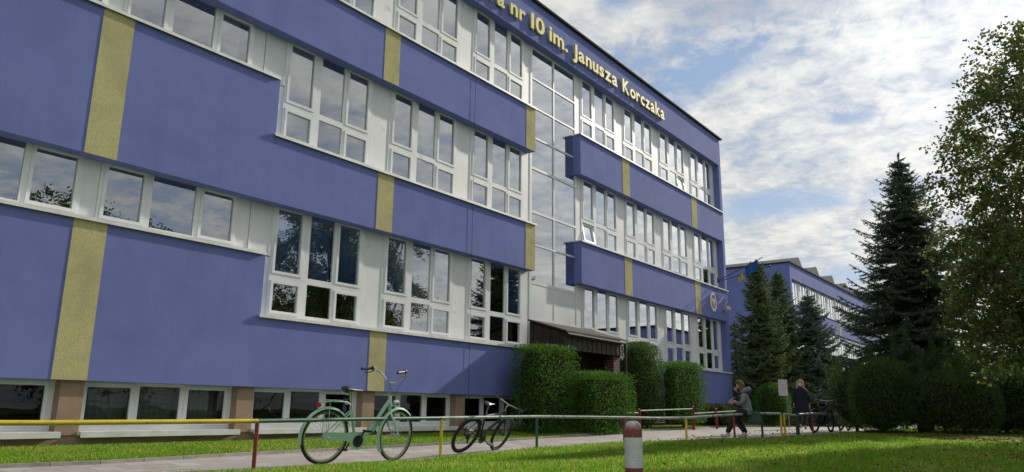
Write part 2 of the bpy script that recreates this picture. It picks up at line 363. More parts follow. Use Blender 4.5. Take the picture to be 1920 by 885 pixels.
for i in range(80):
    x = -12 + i * 0.58; x2 = x + 0.57
    y0, y1 = yc(x), yc(x2); z0, z1 = zf(x, y0), zf(x2, y1)
    n = len(k.v)
    k.v += [(x, y0, z0 - .05), (x, y0 + .07, z0 - .05), (x, y0 + .07, z0 + .045), (x, y0, z0 + .045), (x2, y1, z1 - .05), (x2, y1 + .07, z1 - .05), (x2, y1 + .07, z1 + .045), (x2, y1, z1 + .045)]
    for f in ((0, 1, 2, 3), (7, 6, 5, 4), (0, 4, 5, 1), (1, 5, 6, 2), (2, 6, 7, 3), (3, 7, 4, 0)): k.f.append(tuple(n + q for q in f)); k.mi.append(0)
tag(k.build('kerb', M['kerb']), kind='structure')

# ------------------------------------------------------------------ the school building
BX0, BX1 = -9.0, 30.88; YF = 11.70; STEP = 8.12; FL = 3.43
BO = (0, YF, 0)
bld = empty('school_building', BO, 'long three storey blue school building with ochre strips and white windows, nearest the camera', 'building')
def bpart(mb, name, mats, parent=None, smooth=False):
    return mb.build(name, mats, parent or bld, smooth, off=BO)
YG = 11.985        # glass plane
def window_sash(mb, x0, x1, z0, z1, w=0.055, y0=11.943, y1=11.982):
    """sash ring; x0..z1 are the glass limits"""
    mb.box(x0 - w, x0, y0, y1, z0 - w, z1 + w); mb.box(x1, x1 + w, y0, y1, z0 - w, z1 + w)
    mb.box(x0, x1, y0, y1, z0 - w, z0); mb.box(x0, x1, y0, y1, z1, z1 + w)
def pane(mb, x0, x1, z0, z1, y=YG): mb.quad((x0 - .01, y, z0 - .01), (x1 + .01, y, z0 - .01), (x1 + .01, y, z1 + .01), (x0 - .01, y, z1 + .01))
YA, YB = 11.955, 12.03
def tall_window_mesh(short=False, skip=None):
    """local: a=0, floor-1 heights.  returns frame mb, pane mb"""
    f, g = MB(), MB(); zb = 3.12 if short else 2.42
    f.box(-.11, -.0555, YA, YB, zb, 4.59); f.box(2.1255, 2.19, YA, YB, zb, 4.59)
    f.box(.6255, .78, YA, YB, zb, 4.59); f.box(1.39, 1.4645, YA, YB, zb, 4.59)
    for x0, x1 in ((-.0555, .6255), (1.4645, 2.1255)):
        f.box(x0, x1, YA, YB, 4.536, 4.59)
        if not short: f.box(x0, x1, YA, YB, 3.101, 3.224); f.box(x0, x1, YA, YB, 2.42, 2.474)
        else: f.box(x0, x1, YA, YB, 3.12, 3.224)
    f.box(.78, 1.39, YA, YB, 4.51, 4.59); f.box(.78, 1.39, YA, YB, 3.12, 3.24)
    if not short: f.box(.78, 1.39, YA, YB, 2.42, 2.50)
    for i, (x0, x1) in enumerate(((0, .57), (1.52, 2.07))):
        window_sash(f, x0, x1, 3.28, 4.48); pane(g, x0, x1, 3.28, 4.48)
        if not short and skip != i: window_sash(f, x0, x1, 2.53, 3.045); pane(g, x0, x1, 2.53, 3.045)
    pane(g, .78, 1.39, 3.24, 4.51)
    if not short: pane(g, .78, 1.39, 2.50, 3.12)
    return f, g
def small_window_mesh():
    f, g = MB(), MB(); z0, z1 = 3.50, 4.59
    f.box(-.11, -.0555, YA, YB, z0, z1); f.box(.6355, .74, YA, YB, z0, z1); f.box(1.51, 1.5945, YA, YB, z0, z1); f.box(2.2955, 2.34, YA, YB, z0, z1)
    for x0, x1 in ((-.0555, .6355), (1.5945, 2.2955)): f.box(x0, x1, YA, YB, 4.526, z1); f.box(x0, x1, YA, YB, z0, 3.604)
    f.box(.74, 1.51, YA, YB, 4.52, z1); f.box(.74, 1.51, YA, YB, z0, 3.62)
    for x0, x1 in ((0, .58), (1.65, 2.24)): window_sash(f, x0, x1, 3.66, 4.47); pane(g, x0, x1, 3.66, 4.47)
    pane(g, .74, 1.51, 3.62, 4.52); return f, g
def basement_window_mesh():
    f, g = MB(), MB(); z0, z1 = 0.40, 1.135
    f.box(-.12, -.055, YA, YB, z0, z1); f.box(.715, .80, YA, YB, z0, z1); f.box(1.48, 1.565, YA, YB, z0, z1); f.box(2.355, 2.43, YA, YB, z0, z1)
    for x0, x1 in ((-.055, .715), (1.565, 2.355)): f.box(x0, x1, YA, YB, 1.095, z1); f.box(x0, x1, YA, YB, z0, 0.464)
    f.box(.80, 1.48, YA, YB, 1.07, z1); f.box(.80, 1.48, YA, YB, z0, 0.50)
    for x0, x1 in ((0, .66), (1.62, 2.30)): window_sash(f, x0, x1, 0.52, 1.04); pane(g, x0, x1, 0.52, 1.04)
    pane(g, .80, 1.48, 0.50, 1.07); return f, g
def wobj(mesh_pair, name='window', parent=None, org=(0, YF, 0), gm='glass'):
    f, g = mesh_pair
    fo = f.build(name, M['pvc'], parent or bld, False, off=org); go = g.build('pane', M[gm], fo, False, off=org)
    return fo
def wcopy(src, x, z):
    o = src.copy(); scene.collection.objects.link(o); o.parent = src.parent; o.location = (x, 0, z)
    for ch in kids(src):
        c = ch.copy(); scene.collection.objects.link(c); c.parent = o
    return o
tallA = wobj(tall_window_mesh()); tall0 = wobj(tall_window_mesh(skip=0)); tall1 = wobj(tall_window_mesh(skip=1))
smallA = wobj(small_window_mesh()); baseA = wobj(basement_window_mesh(), gm='glass_dark')
shortT = wobj(tall_window_mesh(short=True))
used = set()
def put(src, x, z):
    if src.name in used: return wcopy(src, x, z)
    used.add(src.name); src.location = (x, 0, z); return src
LEFT = [8.51, 11.40, 14.27]; RIGHT = [19.68, 22.53, 25.38, 28.22]
for fl in range(3):
    for x in LEFT: put(tallA, x, fl * FL)
    for i, x in enumerate(RIGHT):
        if fl == 0 and i == 0: put(shortT, x, 0)
        elif fl == 1 and i == 0: put(tall0, x, FL)
        elif fl == 2 and i == 2: put(tall1, x, 2 * FL)
        else: put(tallA, x, fl * FL)
    for k in range(6): put(smallA, 5.30 - 2.70 * k, fl * FL)
for k in range(-5, 5): put(baseA, 5.42 + 2.88 * k, 0)
for x in (19.75, 22.6, 25.45, 28.3): put(baseA, x, 0)
# tilted open sashes
def open_sash(x, z, w, ang):
    f = MB(); window_sash(f, 0, w, -0.515, 0, 0.055, -0.04, 0.04); f2 = f.build('open_sash', M['pvc'], bld); f2.location = (x, 11.93 - YF, z)
    g = MB(); g.quad((0, .01, -.515), (w, .01, -.515), (w, .01, 0), (0, .01, 0)); gg = g.build('pane', M['glass'], f2)
    f2.rotation_euler = (R(ang), 0, 0); f2.location.z = z - 0.515
    for o in (f2,):
        for v_ in o.data.vertices: v_.co.z += 0.515
    for v_ in gg.data.vertices: v_.co.z += 0.515
open_sash(RIGHT[0], 3.045 + FL, .57, -11); open_sash(RIGHT[2] + 1.52, 3.045 + 2 * FL, .55, -11)

# blue bands
def band(name, boxes, material=None):
    mb = MB()
    for b in boxes: mb.box(*b)
    return bpart(mb, name, material or M['blue'])
YBK = 12.14
def lband(z0, z1, zl, x1, r0=None, r1=None):
    # outline of the band with its raised left portion as one prism
    pts = [(BX0, z0), (x1, z0), (x1, z1), (STEP, z1), (STEP, zl), (BX0, zl)]
    mb = MB(); n = len(pts)
    mb.v = [(x, YF, z) for x, z in pts] + [(x, YBK, z) for x, z in pts]
    mb.f = [tuple(range(n)), tuple(reversed(range(n, 2 * n)))] + [(i, (i + 1) % n, n + (i + 1) % n, n + i) for i in range(n)]; mb.mi = [0] * len(mb.f)
    return bpart(mb, 'wall_band', M['blue'])
lband(1.12, 2.36, 3.49, 16.66)
lband(4.50, 5.79, 3.49 + FL, 16.66); lband(7.93, 9.22, 3.49 + 2 * FL, 16.66)
band('wall_band', [(19.30, BX1, YF, YBK, 1.12, 2.36)])
band('wall_band', [(19.12, BX1, YF, YBK, 4.50, 5.79)]); band('wall_band', [(19.12, BX1, YF, YBK, 7.93, 9.22)])
band('wall_band', [(BX0, BX1, YF, YBK, 11.36, 12.60)])
for z0, z1 in ((2.36, 4.50), (5.79, 7.93), (9.22, 11.36)): band('wall_pier', [(30.64, BX1, YF, YBK, z0, z1)])
band('side_wall', [(BX1 - .3, BX1, YBK, 26, 0.1, 12.60)]); band('side_wall', [(BX0, BX0 + .3, YBK, 26, 0.1, 12.60)])
band('rear_wall', [(BX0 + .3, BX1 - .3, 25.7, 26, 0.1, 12.60)])
band('wall_pier', [(BX0, BX0 + .3, YF, YBK, z0, z1) for z0, z1 in ((3.49, 4.5), (6.92, 7.93), (10.35, 11.36))])
# ochre strips, 8 mm proud
for x0, x1, z0, z1 in ((4.79, 5.28, 1.12, 3.49), (10.76, 11.23, 1.12, 2.36), (4.79, 5.28, 4.50, 6.92), (4.79, 5.28, 7.93, 10.35),
                       (10.76, 11.23, 4.50, 5.79), (10.76, 11.23, 7.93, 9.22), (16.22, 16.663, 4.50, 5.79), (16.22, 16.663, 7.93, 9.22),
                       (21.82, 22.33, 4.50, 5.79), (21.82, 22.33, 7.93, 9.22), (27.50, 28.03, 4.50, 5.79), (27.50, 28.03, 7.93, 9.22), (-1.2, -.7, 1.12, 3.49), (-1.2, -.7, 4.5, 6.92), (-1.2, -.7, 7.93, 10.35)):
    mb = MB(); mb.box(x0, x1, YF - .008, YF + .003, z0 + .002, z1 - .002); bpart(mb, 'wall_strip', M['yellow'])
# sills
def sill(x0, x1, z, d=0.05, h=0.035):
    mb = MB(); mb.box(x0, x1, YF - d, YA - .002, z + .002, z + h); mb.box(x0, x1, YF - d - .004, YF - d + .004, z - .02, z + .001); bpart(mb, 'window_sill', M['sill'])
for z in (2.36, 5.79, 9.22): sill(8.07, 16.72, z)
for z in (5.79, 9.22): sill(19.08, BX1 + .05, z)
sill(19.3, BX1 + .05, 2.36)
for z in (3.49, 6.92, 10.35): sill(BX0, 8.11, z)
for k in range(-5, 5):
    a = 5.42 + 2.88 * k; mb = MB(); mb.box(a - .14, a + 2.47, 11.66, YA - .002, .345, .40); mb.box(a - .14, a + 2.47, 11.655, 11.662, .315, .397); bpart(mb, 'window_sill', M['sill'])
# infill panels between windows
def infill(x0, x1, z0, z1, y=11.968, m='panel'):
    mb = MB(); mb.box(x0 + .003, x1 - .003, y, YB, z0, z1)
    if x1 - x0 > .3: mb.box(x0 + .003, x0 + .035, y - .012, y - .0005, z0, z1 - .01); mb.box(x1 - .035, x1 - .003, y - .012, y - .0005, z0, z1 - .01)
    bpart(mb, 'infill_panel', M[m])
for fl in range(3):
    z = fl * FL
    for a, b in zip(LEFT, LEFT[1:]): infill(a + 2.19, b - .11, 2.42 + z, 4.56 + z)
    infill(LEFT[2] + 2.19, 16.80, 2.42 + z, 4.56 + z)
    infill(8.125, 8.40, 2.42 + z, 3.52 + z); infill(7.905, 8.40, 3.54 + z, 4.56 + z); infill(7.64, 7.90, 3.54 + z, 4.56 + z, 11.972)
    for k in range(6): infill(5.30 - 2.70 * k - .36, 5.30 - 2.70 * k - .11, 3.54 + z, 4.56 + z, 11.972)
    for a, b in zip(RIGHT, RIGHT[1:]): infill(a + 2.19, b - .11, 2.42 + z, 4.56 + z)
    infill(19.27, RIGHT[0] - .11, 2.42 + z, 4.56 + z); infill(RIGHT[3] + 2.19, 30.64, 2.42 + z, 4.56 + z)
# stair glazing
mb = MB(); sp_, pn_ = [], []
rows = [3.20, 4.20, 5.30, 6.24, 7.54, 8.49, 9.43, 10.33, 11.36]
mb.box(16.80, 16.87, YA, YB, 3.20, 11.36); mb.box(19.20, 19.27, YA, YB, 3.20, 11.36); mb.box(17.985, 18.035, YA, YB, 3.20, 11.36)
for a, b in ((16.87, 17.985), (18.035, 19.20)):
    for z in rows[:-1]: mb.box(a, b, YA, YB, z, z + (.075 if z in (4.20, 6.24, 7.54) else .05))
    mb.box(a, b, YA, YB, 11.31, 11.36)
    for i, (z0, z1) in enumerate(zip(rows, rows[1:])):
        q_ = MB(); g = MB()
        if i == 0: q_.box(a - .002, b + .002, 11.965, 12.0, z0 + .05, z1)
        else:
            pane(g, a, b, z0 + .05, z1)
            if i == 3: q_.box(a - .002, b + .002, 12.0, 12.02, z0 + .075, z1)
        if q_.v: sp_.append(q_)
        if g.v: pn_.append(g)
st = bpart(mb, 'stair_window', M['pvc'])
for g in pn_: g.build('pane', M['glass'], st, off=BO)
for q_ in sp_: q_.build('spandrel', M['panel'], st, off=BO)
mb = MB(); mb.box(16.9, 19.2, 12.9, 12.95, 4.4, 11.3); bpart(mb, 'stair_backing', M['pale_blind'])  # pale sheet behind the full height of the stair glazing
band('stair_side_trim', [(19.271, 19.272, YA, YB, 3.2, 4.4)], M['panel'])
# plinth
mb = MB(); mb.box(BX0, BX1, 11.80, 12.25, -.2, .345)
bpart(mb, 'plinth', M['plinth'])
for k in range(-5, 5):
    a = 5.42 + 2.88 * k; mb = MB(); mb.box(a + 2.432, a + 2.758, 11.78, 12.25, .347, 1.118)
    if a + 2.4 < 16.6 or a > 19: bpart(mb, 'plinth_pier', M['plinth'])
# roof, floors, interior
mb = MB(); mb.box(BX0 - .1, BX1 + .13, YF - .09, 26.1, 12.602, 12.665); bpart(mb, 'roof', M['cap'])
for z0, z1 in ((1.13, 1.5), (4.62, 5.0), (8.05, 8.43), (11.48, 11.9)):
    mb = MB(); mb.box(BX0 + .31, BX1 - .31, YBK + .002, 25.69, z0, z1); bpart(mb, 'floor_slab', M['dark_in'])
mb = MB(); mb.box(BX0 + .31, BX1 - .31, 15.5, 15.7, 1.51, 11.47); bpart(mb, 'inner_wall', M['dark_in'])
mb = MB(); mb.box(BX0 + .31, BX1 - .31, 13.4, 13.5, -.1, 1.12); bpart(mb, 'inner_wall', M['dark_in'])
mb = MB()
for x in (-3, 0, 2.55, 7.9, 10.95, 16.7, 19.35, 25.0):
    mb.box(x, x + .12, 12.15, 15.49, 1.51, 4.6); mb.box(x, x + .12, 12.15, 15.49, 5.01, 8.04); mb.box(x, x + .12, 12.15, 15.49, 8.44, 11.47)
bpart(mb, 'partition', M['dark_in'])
# blinds and curtains
for a, lo in ((8.49, 3.2), (9.27, 3.2), (10.01, 3.2), (11.38, 3.2), (12.17, 3.2), (12.9, 3.2), (15.74, 3.2)):
    mb = MB(); mb.box(a, a + .62, 12.045, 12.05, lo, 4.55); bpart(mb, 'roller_blind', M['blind'])
for a in (5.42,):
    mb = MB(); n = 60
    for i in range(n):
        x, x2 = a - .05 + 2.4 * i / n, a - .05 + 2.4 * (i + 1) / n; y, y2 = 12.2 + .03 * math.sin(i * 1.3), 12.2 + .03 * math.sin((i + 1) * 1.3)
        mb.quad((x, y, .42), (x2, y2, .42), (x2, y2, 1.1), (x, y, 1.1))
    bpart(mb, 'curtain', M['curtain'])
rb = random.Random(12)
for fl in (1, 2):  # partly real blinds; the random spread is added to make the windows paler
    for a0 in LEFT + RIGHT + [5.30, 2.60]:
        for k, (dx, w_) in enumerate(((-.03, .64), (.75, .68), (1.49, .62))):
            if rb.random() < .55:
                z1 = 4.57 + fl * FL; lo = z1 - rb.choice((.35, .6, .9, 1.2, 1.9)) * (1 if a0 > 8 else .5); mb = MB(); mb.box(a0 + dx, a0 + dx + w_, 12.09, 12.095, lo, z1); bpart(mb, 'roller_blind', M['pale_blind'])
for a0 in RIGHT[1:]:
    for k, (dx, w_) in enumerate(((-.03, .64), (.75, .68), (1.49, .62))):
        if rb.random() < .4: mb = MB(); mb.box(a0 + dx, a0 + dx + w_, 12.09, 12.095, 4.55 - rb.choice((.3, .7, 1.1)), 4.57); bpart(mb, 'roller_blind', M['pale_blind'])
for x, z in ((9.6, 2.50), (12.4, 2.50), (13.1, 2.53), (9.5, 5.93), (20.4, 5.93), (23.3, 5.93)):   # plants on the inner sills
    mb = MB(); mb.lathe([(0, 0), (.07, 0), (.09, .13), (0, .13)], (x, 12.16, z), 'z', 12)
    po = bpart(mb, 'flower_pot', M['plinth'], smooth=True); mb = MB()
    for i in range(46):
        an = rb.uniform(0, 6.28); l = rb.uniform(.12, .34); tl = rb.uniform(.1, .7); e = (x + math.cos(an) * l * tl, 12.16 + max(-.1, math.sin(an) * l * tl), z + .13 + l); w_ = .02
        mb.quad((x, 12.16, z + .12), (x + (e[0] - x) * .5 - w_, 12.16 + (e[1] - 12.16) * .5, z + .13 + l * .6), e, (x + (e[0] - x) * .5 + w_, 12.16 + (e[1] - 12.16) * .5, z + .13 + l * .55))
    mb.build('plant_leaves', M['leaf2'], po, off=BO)
# lightning conductor
mb = MB(); mb.tube([(13.93, YF - .1, 12.7), (13.93, YF - .03, 12.5), (13.93, YF - .03, .75)], .004, 5); bpart(mb, 'lightning_conductor', M['cap'])
# camera dome on the wall corner, flag poles and emblem
mb = MB(); mb.tube([(30.35, YF, 5.12), (30.35, YF - .16, 5.12)], .03, 8); mb.tube([(30.35, YF - .16, 5.12), (30.35, YF - .16, 5.06)], .035, 8)
so = bpart(mb, 'wall_camera', M['grey_panel'], smooth=True)
mb = MB(); mb.ellipsoid((30.35, YF - .18, 4.97), (.13, .13, .12), 16, 10); M['dome_shell'] = mat('cream_dome', (0.55, 0.5, 0.4), 0.3); mb.build('camera_dome', M['dome_shell'], so, True, off=BO)
# letters on the parapet
sign = empty('facade_lettering', (0, YF, 11.65), 'raised yellow letters of the school name along the blue parapet', 'sign')
def letter_mesh(ch):
    cu = bpy.data.curves.new('t', 'FONT'); cu.body = ch; cu.size = 0.69; cu.offset = 0.016; cu.extrude = 0.03; cu.resolution_u = 4
    o = bpy.data.objects.new('t', cu); scene.collection.objects.link(o); bpy.context.view_layer.update()
    dg = bpy.context.evaluated_depsgraph_get(); me = bpy.data.meshes.new_from_object(o.evaluated_get(dg))
    bpy.data.objects.remove(o); return me
for word, xa, xb in (('Szkoła', 7.75, 10.15), ('Podstawowa', 10.52, 15.05), ('nr', 15.33, 16.05), ('10', 16.33, 17.02), ('im.', 17.28, 18.30), ('Janusza', 18.62, 21.46), ('Korczaka', 21.84, 25.14)):
    ms = [letter_mesh(c) for c in word]; bb = []
    for me in ms:
        X_ = [v_.co.x for v_ in me.vertices]; bb.append((min(X_), max(X_)))
    gap = .062; tot = sum(b - a for a, b in bb) + gap * (len(ms) - 1); sc = (xb - xa) / tot; x = xa
    for me, (a, b) in zip(ms, bb):
        me.name = 'letter'; me.materials.clear(); me.materials.append(M['letter'])
        for v_ in me.vertices:
            lx, ly, lz = v_.co; v_.co = (x + (lx - a) * sc, -.055 - lz, ly)
        me.update(); me.flip_normals() if hasattr(me, 'flip_normals') else None
        o = bpy.data.objects.new('letter', me); scene.collection.objects.link(o); o.parent = sign
        x += (b - a + gap) * sc
# emblem
em = empty('oval_plaque', (29.25, YF, 5.16), 'small white oval plaque with red shield on the blue wall', 'plaque')
def oval(ra, rb, y0, y1, name, m, n=28):
    mb = MB(); a = [(ra * math.cos(2 * math.pi * i / n), rb * math.sin(2 * math.pi * i / n)) for i in range(n)]
    mb.v = [(x, y0, z) for x, z in a] + [(x, y1, z) for x, z in a]; mb.f = [tuple(range(n)), tuple(reversed(range(n, 2 * n)))] + [(i, (i + 1) % n, n + (i + 1) % n, n + i) for i in range(n)]; mb.mi = [0] * len(mb.f)
    return mb.build(name, m, em)
M['enamel'] = mat('white_enamel', (.75, .75, .73), .3); M['redenamel'] = mat('red_enamel', (.45, .04, .04), .3)
oval(.32, .40, -.03, -.002, 'plate', M['enamel']); oval(.20, .28, -.036, -.031, 'shield', M['redenamel'])
mb = MB()
for pts in (((0, .2), (.05, .12), (.04, 0), (.06, -.18), (0, -.22), (-.06, -.18), (-.04, 0), (-.05, .12)), ((.045, .08), (.15, .17), (.16, 0), (.1, -.1), (.05, -.02)), ((-.045, .08), (-.15, .17), (-.16, 0), (-.1, -.1), (-.05, -.02))):
    n = len(mb.v); mb.v += [(x, -.041, z) for x, z in pts]; mb.f.append(tuple(range(n, n + len(pts)))); mb.mi.append(0)
mb.build('eagle', M['enamel'], em)
# flag holder
fh = empty('flag_pole_pair', (29.9, YF, 6.12), 'two slanting flag poles with a small blue and yellow flag by the building corner', 'flag')
mb = MB(); mb.box(-.08, .08, -.05, 0, -.1, .1); mb.build('wall_bracket', M['cap'], fh)
M['pole'] = mat('dark_pole', (.04, .035, .03), .5); M['flagb'] = mat('blue_cloth', (.02, .10, .35), .8); M['flagy'] = mat('yellow_cloth', (.6, .42, .05), .8)
mb = MB(); mb.tube([(0, -.03, 0), (0.1, -1.9, .80)], .017, 8); mb.build('pole', M['pole'], fh, True)
mb = MB(); mb.tube([(0, -.03, -.04), (0.2, -2.1, .42)], .017, 8); mb.ellipsoid((.2, -2.1, .42), (.05, .05, .05), 8, 6); mb.build('pole', M['pole'], fh, True)
mb = MB(); n = 8
for i in range(n):
    y, y2 = -1.15 - .07 * i, -1.15 - .07 * (i + 1); sx, sx2 = .05 * math.sin(i * 1.4), .05 * math.sin((i + 1) * 1.4); zt1, zt2 = .46 + .0295 * i, .46 + .0295 * (i + 1)
    mb.quad((.06 + sx, y, zt1), (.06 + sx2, y2, zt2), (.06 + sx2, y2, zt2 - .42), (.06 + sx, y, zt1 - .36))
mb.build('flag_cloth', M['flagb'], fh)
mb = MB()
for i in range(4):
    y, y2 = -.85 - .05 * i, -.85 - .05 * (i + 1); sx, sx2 = .04 * math.sin(i * 1.7), .04 * math.sin((i + 1) * 1.7)
    mb.quad((.08 + sx, y, .15 + .01 * i), (.08 + sx2, y2, .15 + .01 * (i + 1)), (.08 + sx2, y2, -.12 + .04 * i), (.08 + sx, y, -.16 + .04 * i))
mb.build('flag_cloth', M['flagy'], fh)

# ------------------------------------------------------------------ entrance canopy and recess
can = MB(); XA, XB, YO = 16.42, 19.45, 10.62
cano = empty('entrance_canopy', (18, YF, 0), 'dark brown plank canopy with a brick pillar over the school entrance', 'canopy'); CO = (18, YF, 0)
def cpart(mb, name, m, sm=False): return mb.build(name, m, cano, sm, off=CO)
mb = MB()   # sloped roof sheet
n = len(mb.v); mb.v += [(XA - .08, 11.69, 3.10), (XB + .15, 11.69, 3.10), (XB + .15, YO - .15, 2.74), (XA - .08, YO - .15, 2.74)]; mb.v += [(x, y, z + .045) for x, y, z in mb.v[n:n + 4]]
for f in ((0, 1, 2, 3), (7, 6, 5, 4), (0, 4, 5, 1), (1, 5, 6, 2), (2, 6, 7, 3), (3, 7, 4, 0)): mb.f.append(tuple(f)); mb.mi.append(0)
cpart(mb, 'canopy_roof', M['wood'])
mb = MB(); nn = 24; w = (XB - XA) / nn
for i in range(nn): mb.box(XA + i * w + .008, XA + (i + 1) * w - .008, YO - .012 * (i % 2) - .03, YO, 2.32, 2.735)
cpart(mb, 'front_fascia', M['wood_lt'])
nn = 8; w = (11.69 - YO) / nn
for side in (0, 1):
    mb = MB()
    for i in range(nn):
        y0, y1 = YO + i * w + .003, YO + (i + 1) * w - .003; zt_ = 2.74 + (y0 - YO + .1) * .29
        if side == 0: mb.box(XA - .015 * (i % 2), XA + .03, y0, y1, 2.30, zt_)
        else: mb.box(XB - .03, XB + .015 * (i % 2), y0, y1, 2.30, zt_)
    cpart(mb, 'side_cladding', M['wood'])
mb = MB(); mb.box(XA + .035, XB - .035, YO + .01, 11.68, 2.36, 2.42); cpart(mb, 'ceiling', M['wood'])
mb = MB(); mb.box(19.06, 19.40, YO + .02, YO + .34, .18, 2.35); cpart(mb, 'brick_pillar', M['brick'])
mb = MB(); mb.box(19.30, 19.40, YO + .343, 11.69, .18, 2.35); cpart(mb, 'brick_side_wall', M['brick'])
mb = MB(); mb.box(17.9, 19.295, 11.55, 11.69, .18, 2.355); mb.box(16.68, 16.95, 11.2, 11.69, .18, 2.35); cpart(mb, 'brick_front_wall', M['brick'])
mb = MB(); mb.tube([(19.50, YO - .12, 2.72), (19.50, YO - .12, .25)], .035, 10); mb.tube([(XA, YO - .12, 2.70), (19.50, YO - .12, 2.68)], .045, 8); cpart(mb, 'gutter', M['wood'], True)
mb = MB(); mb.box(16.96, 19.29, 12.6, 12.7, .2, 3.18); mb.box(19.20, 19.295, YBK, 12.6, .2, 3.18); bpart(mb, 'entrance_wall', M['brick'])
mb = MB(); mb.box(17.4, 18.7, 12.52, 12.597, .25, 2.25); bpart(mb, 'entrance_door', M['wood'])

# ------------------------------------------------------------------ second school wing (far)
B2 = empty('far_school_wing', (60.9, 17.85, 0), 'distant blue school wing with white window rows and sawtooth roof lights', 'building'); O2 = (60.9, 17.85, 0)
def b2(mb, name, m): return mb.build(name, m, B2, off=O2)
for z0, z1 in ((.2, 2.36), (4.5, 5.79), (7.93, 9.22), (11.36, 12.6)):
    mb = MB(); mb.box(60.9, 118, 17.85, 18.2, z0, z1); b2(mb, 'wall_band', M['blue'])
mb = MB(); mb.box(60.9, 61.3, 18.2, 40, .2, 12.6); mb.box(60.9, 61.3, 17.85, 18.2, 2.36, 4.5); mb.box(60.9, 61.3, 17.85, 18.2, 5.79, 7.93); mb.box(60.9, 61.3, 17.85, 18.2, 9.22, 11.36); b2(mb, 'gable_wall', M['blue'])
mb = MB(); mb.box(60.8, 118, 17.75, 40, 12.602, 12.70); b2(mb, 'roof', M['cap'])
mb = MB(); mb.box(61.31, 117, 19.4, 19.6, .3, 12.5); b2(mb, 'inner_wall', M['dark_in'])
for z in (2.36, 5.79, 9.22):
    mb = MB(); mb.box(61.3, 118, 17.80, 18.1, z + .002, z + .05); b2(mb, 'window_sill', M['sill'])
for x in (75.2, 89.7, 104):
    mb = MB(); mb.box(x, x + .5, 17.84, 17.852, 4.5, 5.79); b2(mb, 'wall_strip', M['yellow']); mb = MB(); mb.box(x, x + .5, 17.84, 17.852, 7.93, 9.22); b2(mb, 'wall_strip', M['yellow'])
w2 = tall_window_mesh(); fo = w2[0].build('window', M['pvc'], B2, off=(0, YF, 0)); go = w2[1].build('pane', M['glass'], fo, off=(0, YF, 0))
fm = MB(); fm.box(2.2, 2.75, 11.93, 12.0, 2.42, 4.56)
pn = fm.build('infill_panel', M['panel'], B2, off=(0, YF, 0))
first = True
for fl in range(3):
    for i in range(19):
        x = .55 + i * 2.87; z = fl * FL
        if first: fo.location = (x, 0, z); pn.location = (x, 0, z); first = False
        else:
            wcopy(fo, x, z); c = pn.copy(); scene.collection.objects.link(c); c.location = (x, 0, z)
# sawtooth roof lights
M['slate'] = mat('dark_roof_sheet', (.03, .032, .034), .8)
for i in range(9):
    x = 61.6 + i * 5.3; mb = MB()
    mb.v = [(x, 18.2, 12.70), (x + 4.6, 18.2, 12.70), (x + 3.3, 18.2, 13.75), (x, 27, 12.70), (x + 4.6, 27, 12.70), (x + 3.3, 27, 13.75)]
    mb.f = [(0, 1, 2), (3, 5, 4), (0, 3, 4, 1), (1, 4, 5, 2), (2, 5, 3, 0)]; mb.mi = [0] * 5; b2(mb, 'roof_light', M['slate'])
# low annex, mostly behind the trees
AN = empty('low_annex', (46, -3, 0), 'low blue flat roofed annex half hidden behind the leafy trees', 'building'); OA = (46, -3, 0)
mb = MB(); mb.box(46, 60, -14, 1.6, .1, 6.3); mb.build('wall', M['blue'], AN, off=OA)
mb = MB(); mb.box(45.9, 60.1, -14.1, 1.7, 6.302, 6.42); mb.build('roof', M['cap'], AN, off=OA)
for k in range(5):
    mb = MB(); y = -13 + k * 3.1; mb.box(45.93, 45.999, y, y + 2.2, 3.4, 4.9); w_ = mb.build('window', M['pvc'], AN, off=OA)
    mb = MB(); mb.quad((45.925, y + .1, 3.5), (45.925, y + 2.1, 3.5), (45.925, y + 2.1, 4.8), (45.925, y + .1, 4.8)); mb.build('pane', M['glass'], w_, off=OA)
#@@PART2
# ------------------------------------------------------------------ railings
def rpipe(name, pts, r, m, parent, seg=10): 
    mb = MB(); mb.tube(pts, r, seg); return mb.build(name, m, parent, True, off=tuple(parent.location))
def railing(label, posts, rail_segs, group='painted pipe railings along the lawn', r=.027):
    x, y = posts[0][0], posts[0][1]
    root = empty('railing', (x, y, zf(x, y)), label, 'railing', group)
    for (px_, py_, ztop, m) in posts: rpipe('post', [(px_, py_, zf(px_, py_) - .05), (px_, py_, ztop - .02)], r * .95, M[m], root)
    for pts, m in rail_segs: rpipe('rail', pts, r, M[m], root)
    return root
railing('chipped yellow pipe rail on the left, ending at a red post', [(-4.2, 8.55, .60, 'green_paint'), (.9, 8.45, .60, 'red_paint'), (5.84, 8.29, .598, 'red_paint')],
        [([(-8, 8.6, .60), (-3, 8.53, .60), (1.0, 8.44, .60), (3.4, 8.36, .588), (5.84, 8.29, .598)], 'yellow_paint')])
railing('long green pipe railing where the two nearest bicycles are parked', [(9.41, 8.44, .63, 'yellow_paint'), (12.05, 8.40, .655, 'green_paint'), (14.45, 7.85, .645, 'red_paint'), (16.5, 7.38, .643, 'yellow_paint'), (17.55, 6.66, .727, 'red_paint')],
        [([(5.84, 8.29, .598), (7.6, 8.37, .618), (9.41, 8.44, .630)], 'green_paint'), ([(9.41, 8.44, .630), (10.7, 8.43, .645), (12.05, 8.40, .655), (13.2, 8.17, .652), (14.45, 7.85, .645), (15.5, 7.62, .636), (16.5, 7.38, .643), (17.1, 7.0, .69), (17.55, 6.66, .727), (18.62, 6.40, .758)], 'worn_shiny_metal')])
railing('short railing between the dark post by the green bag and the yellow posts', [(18.66, 6.39, .775, 'dark_paint'), (19.36, 6.15, .78, 'yellow_paint')], [([(18.66, 6.39, .76), (19.36, 6.15, .76)], 'worn_shiny_metal')])
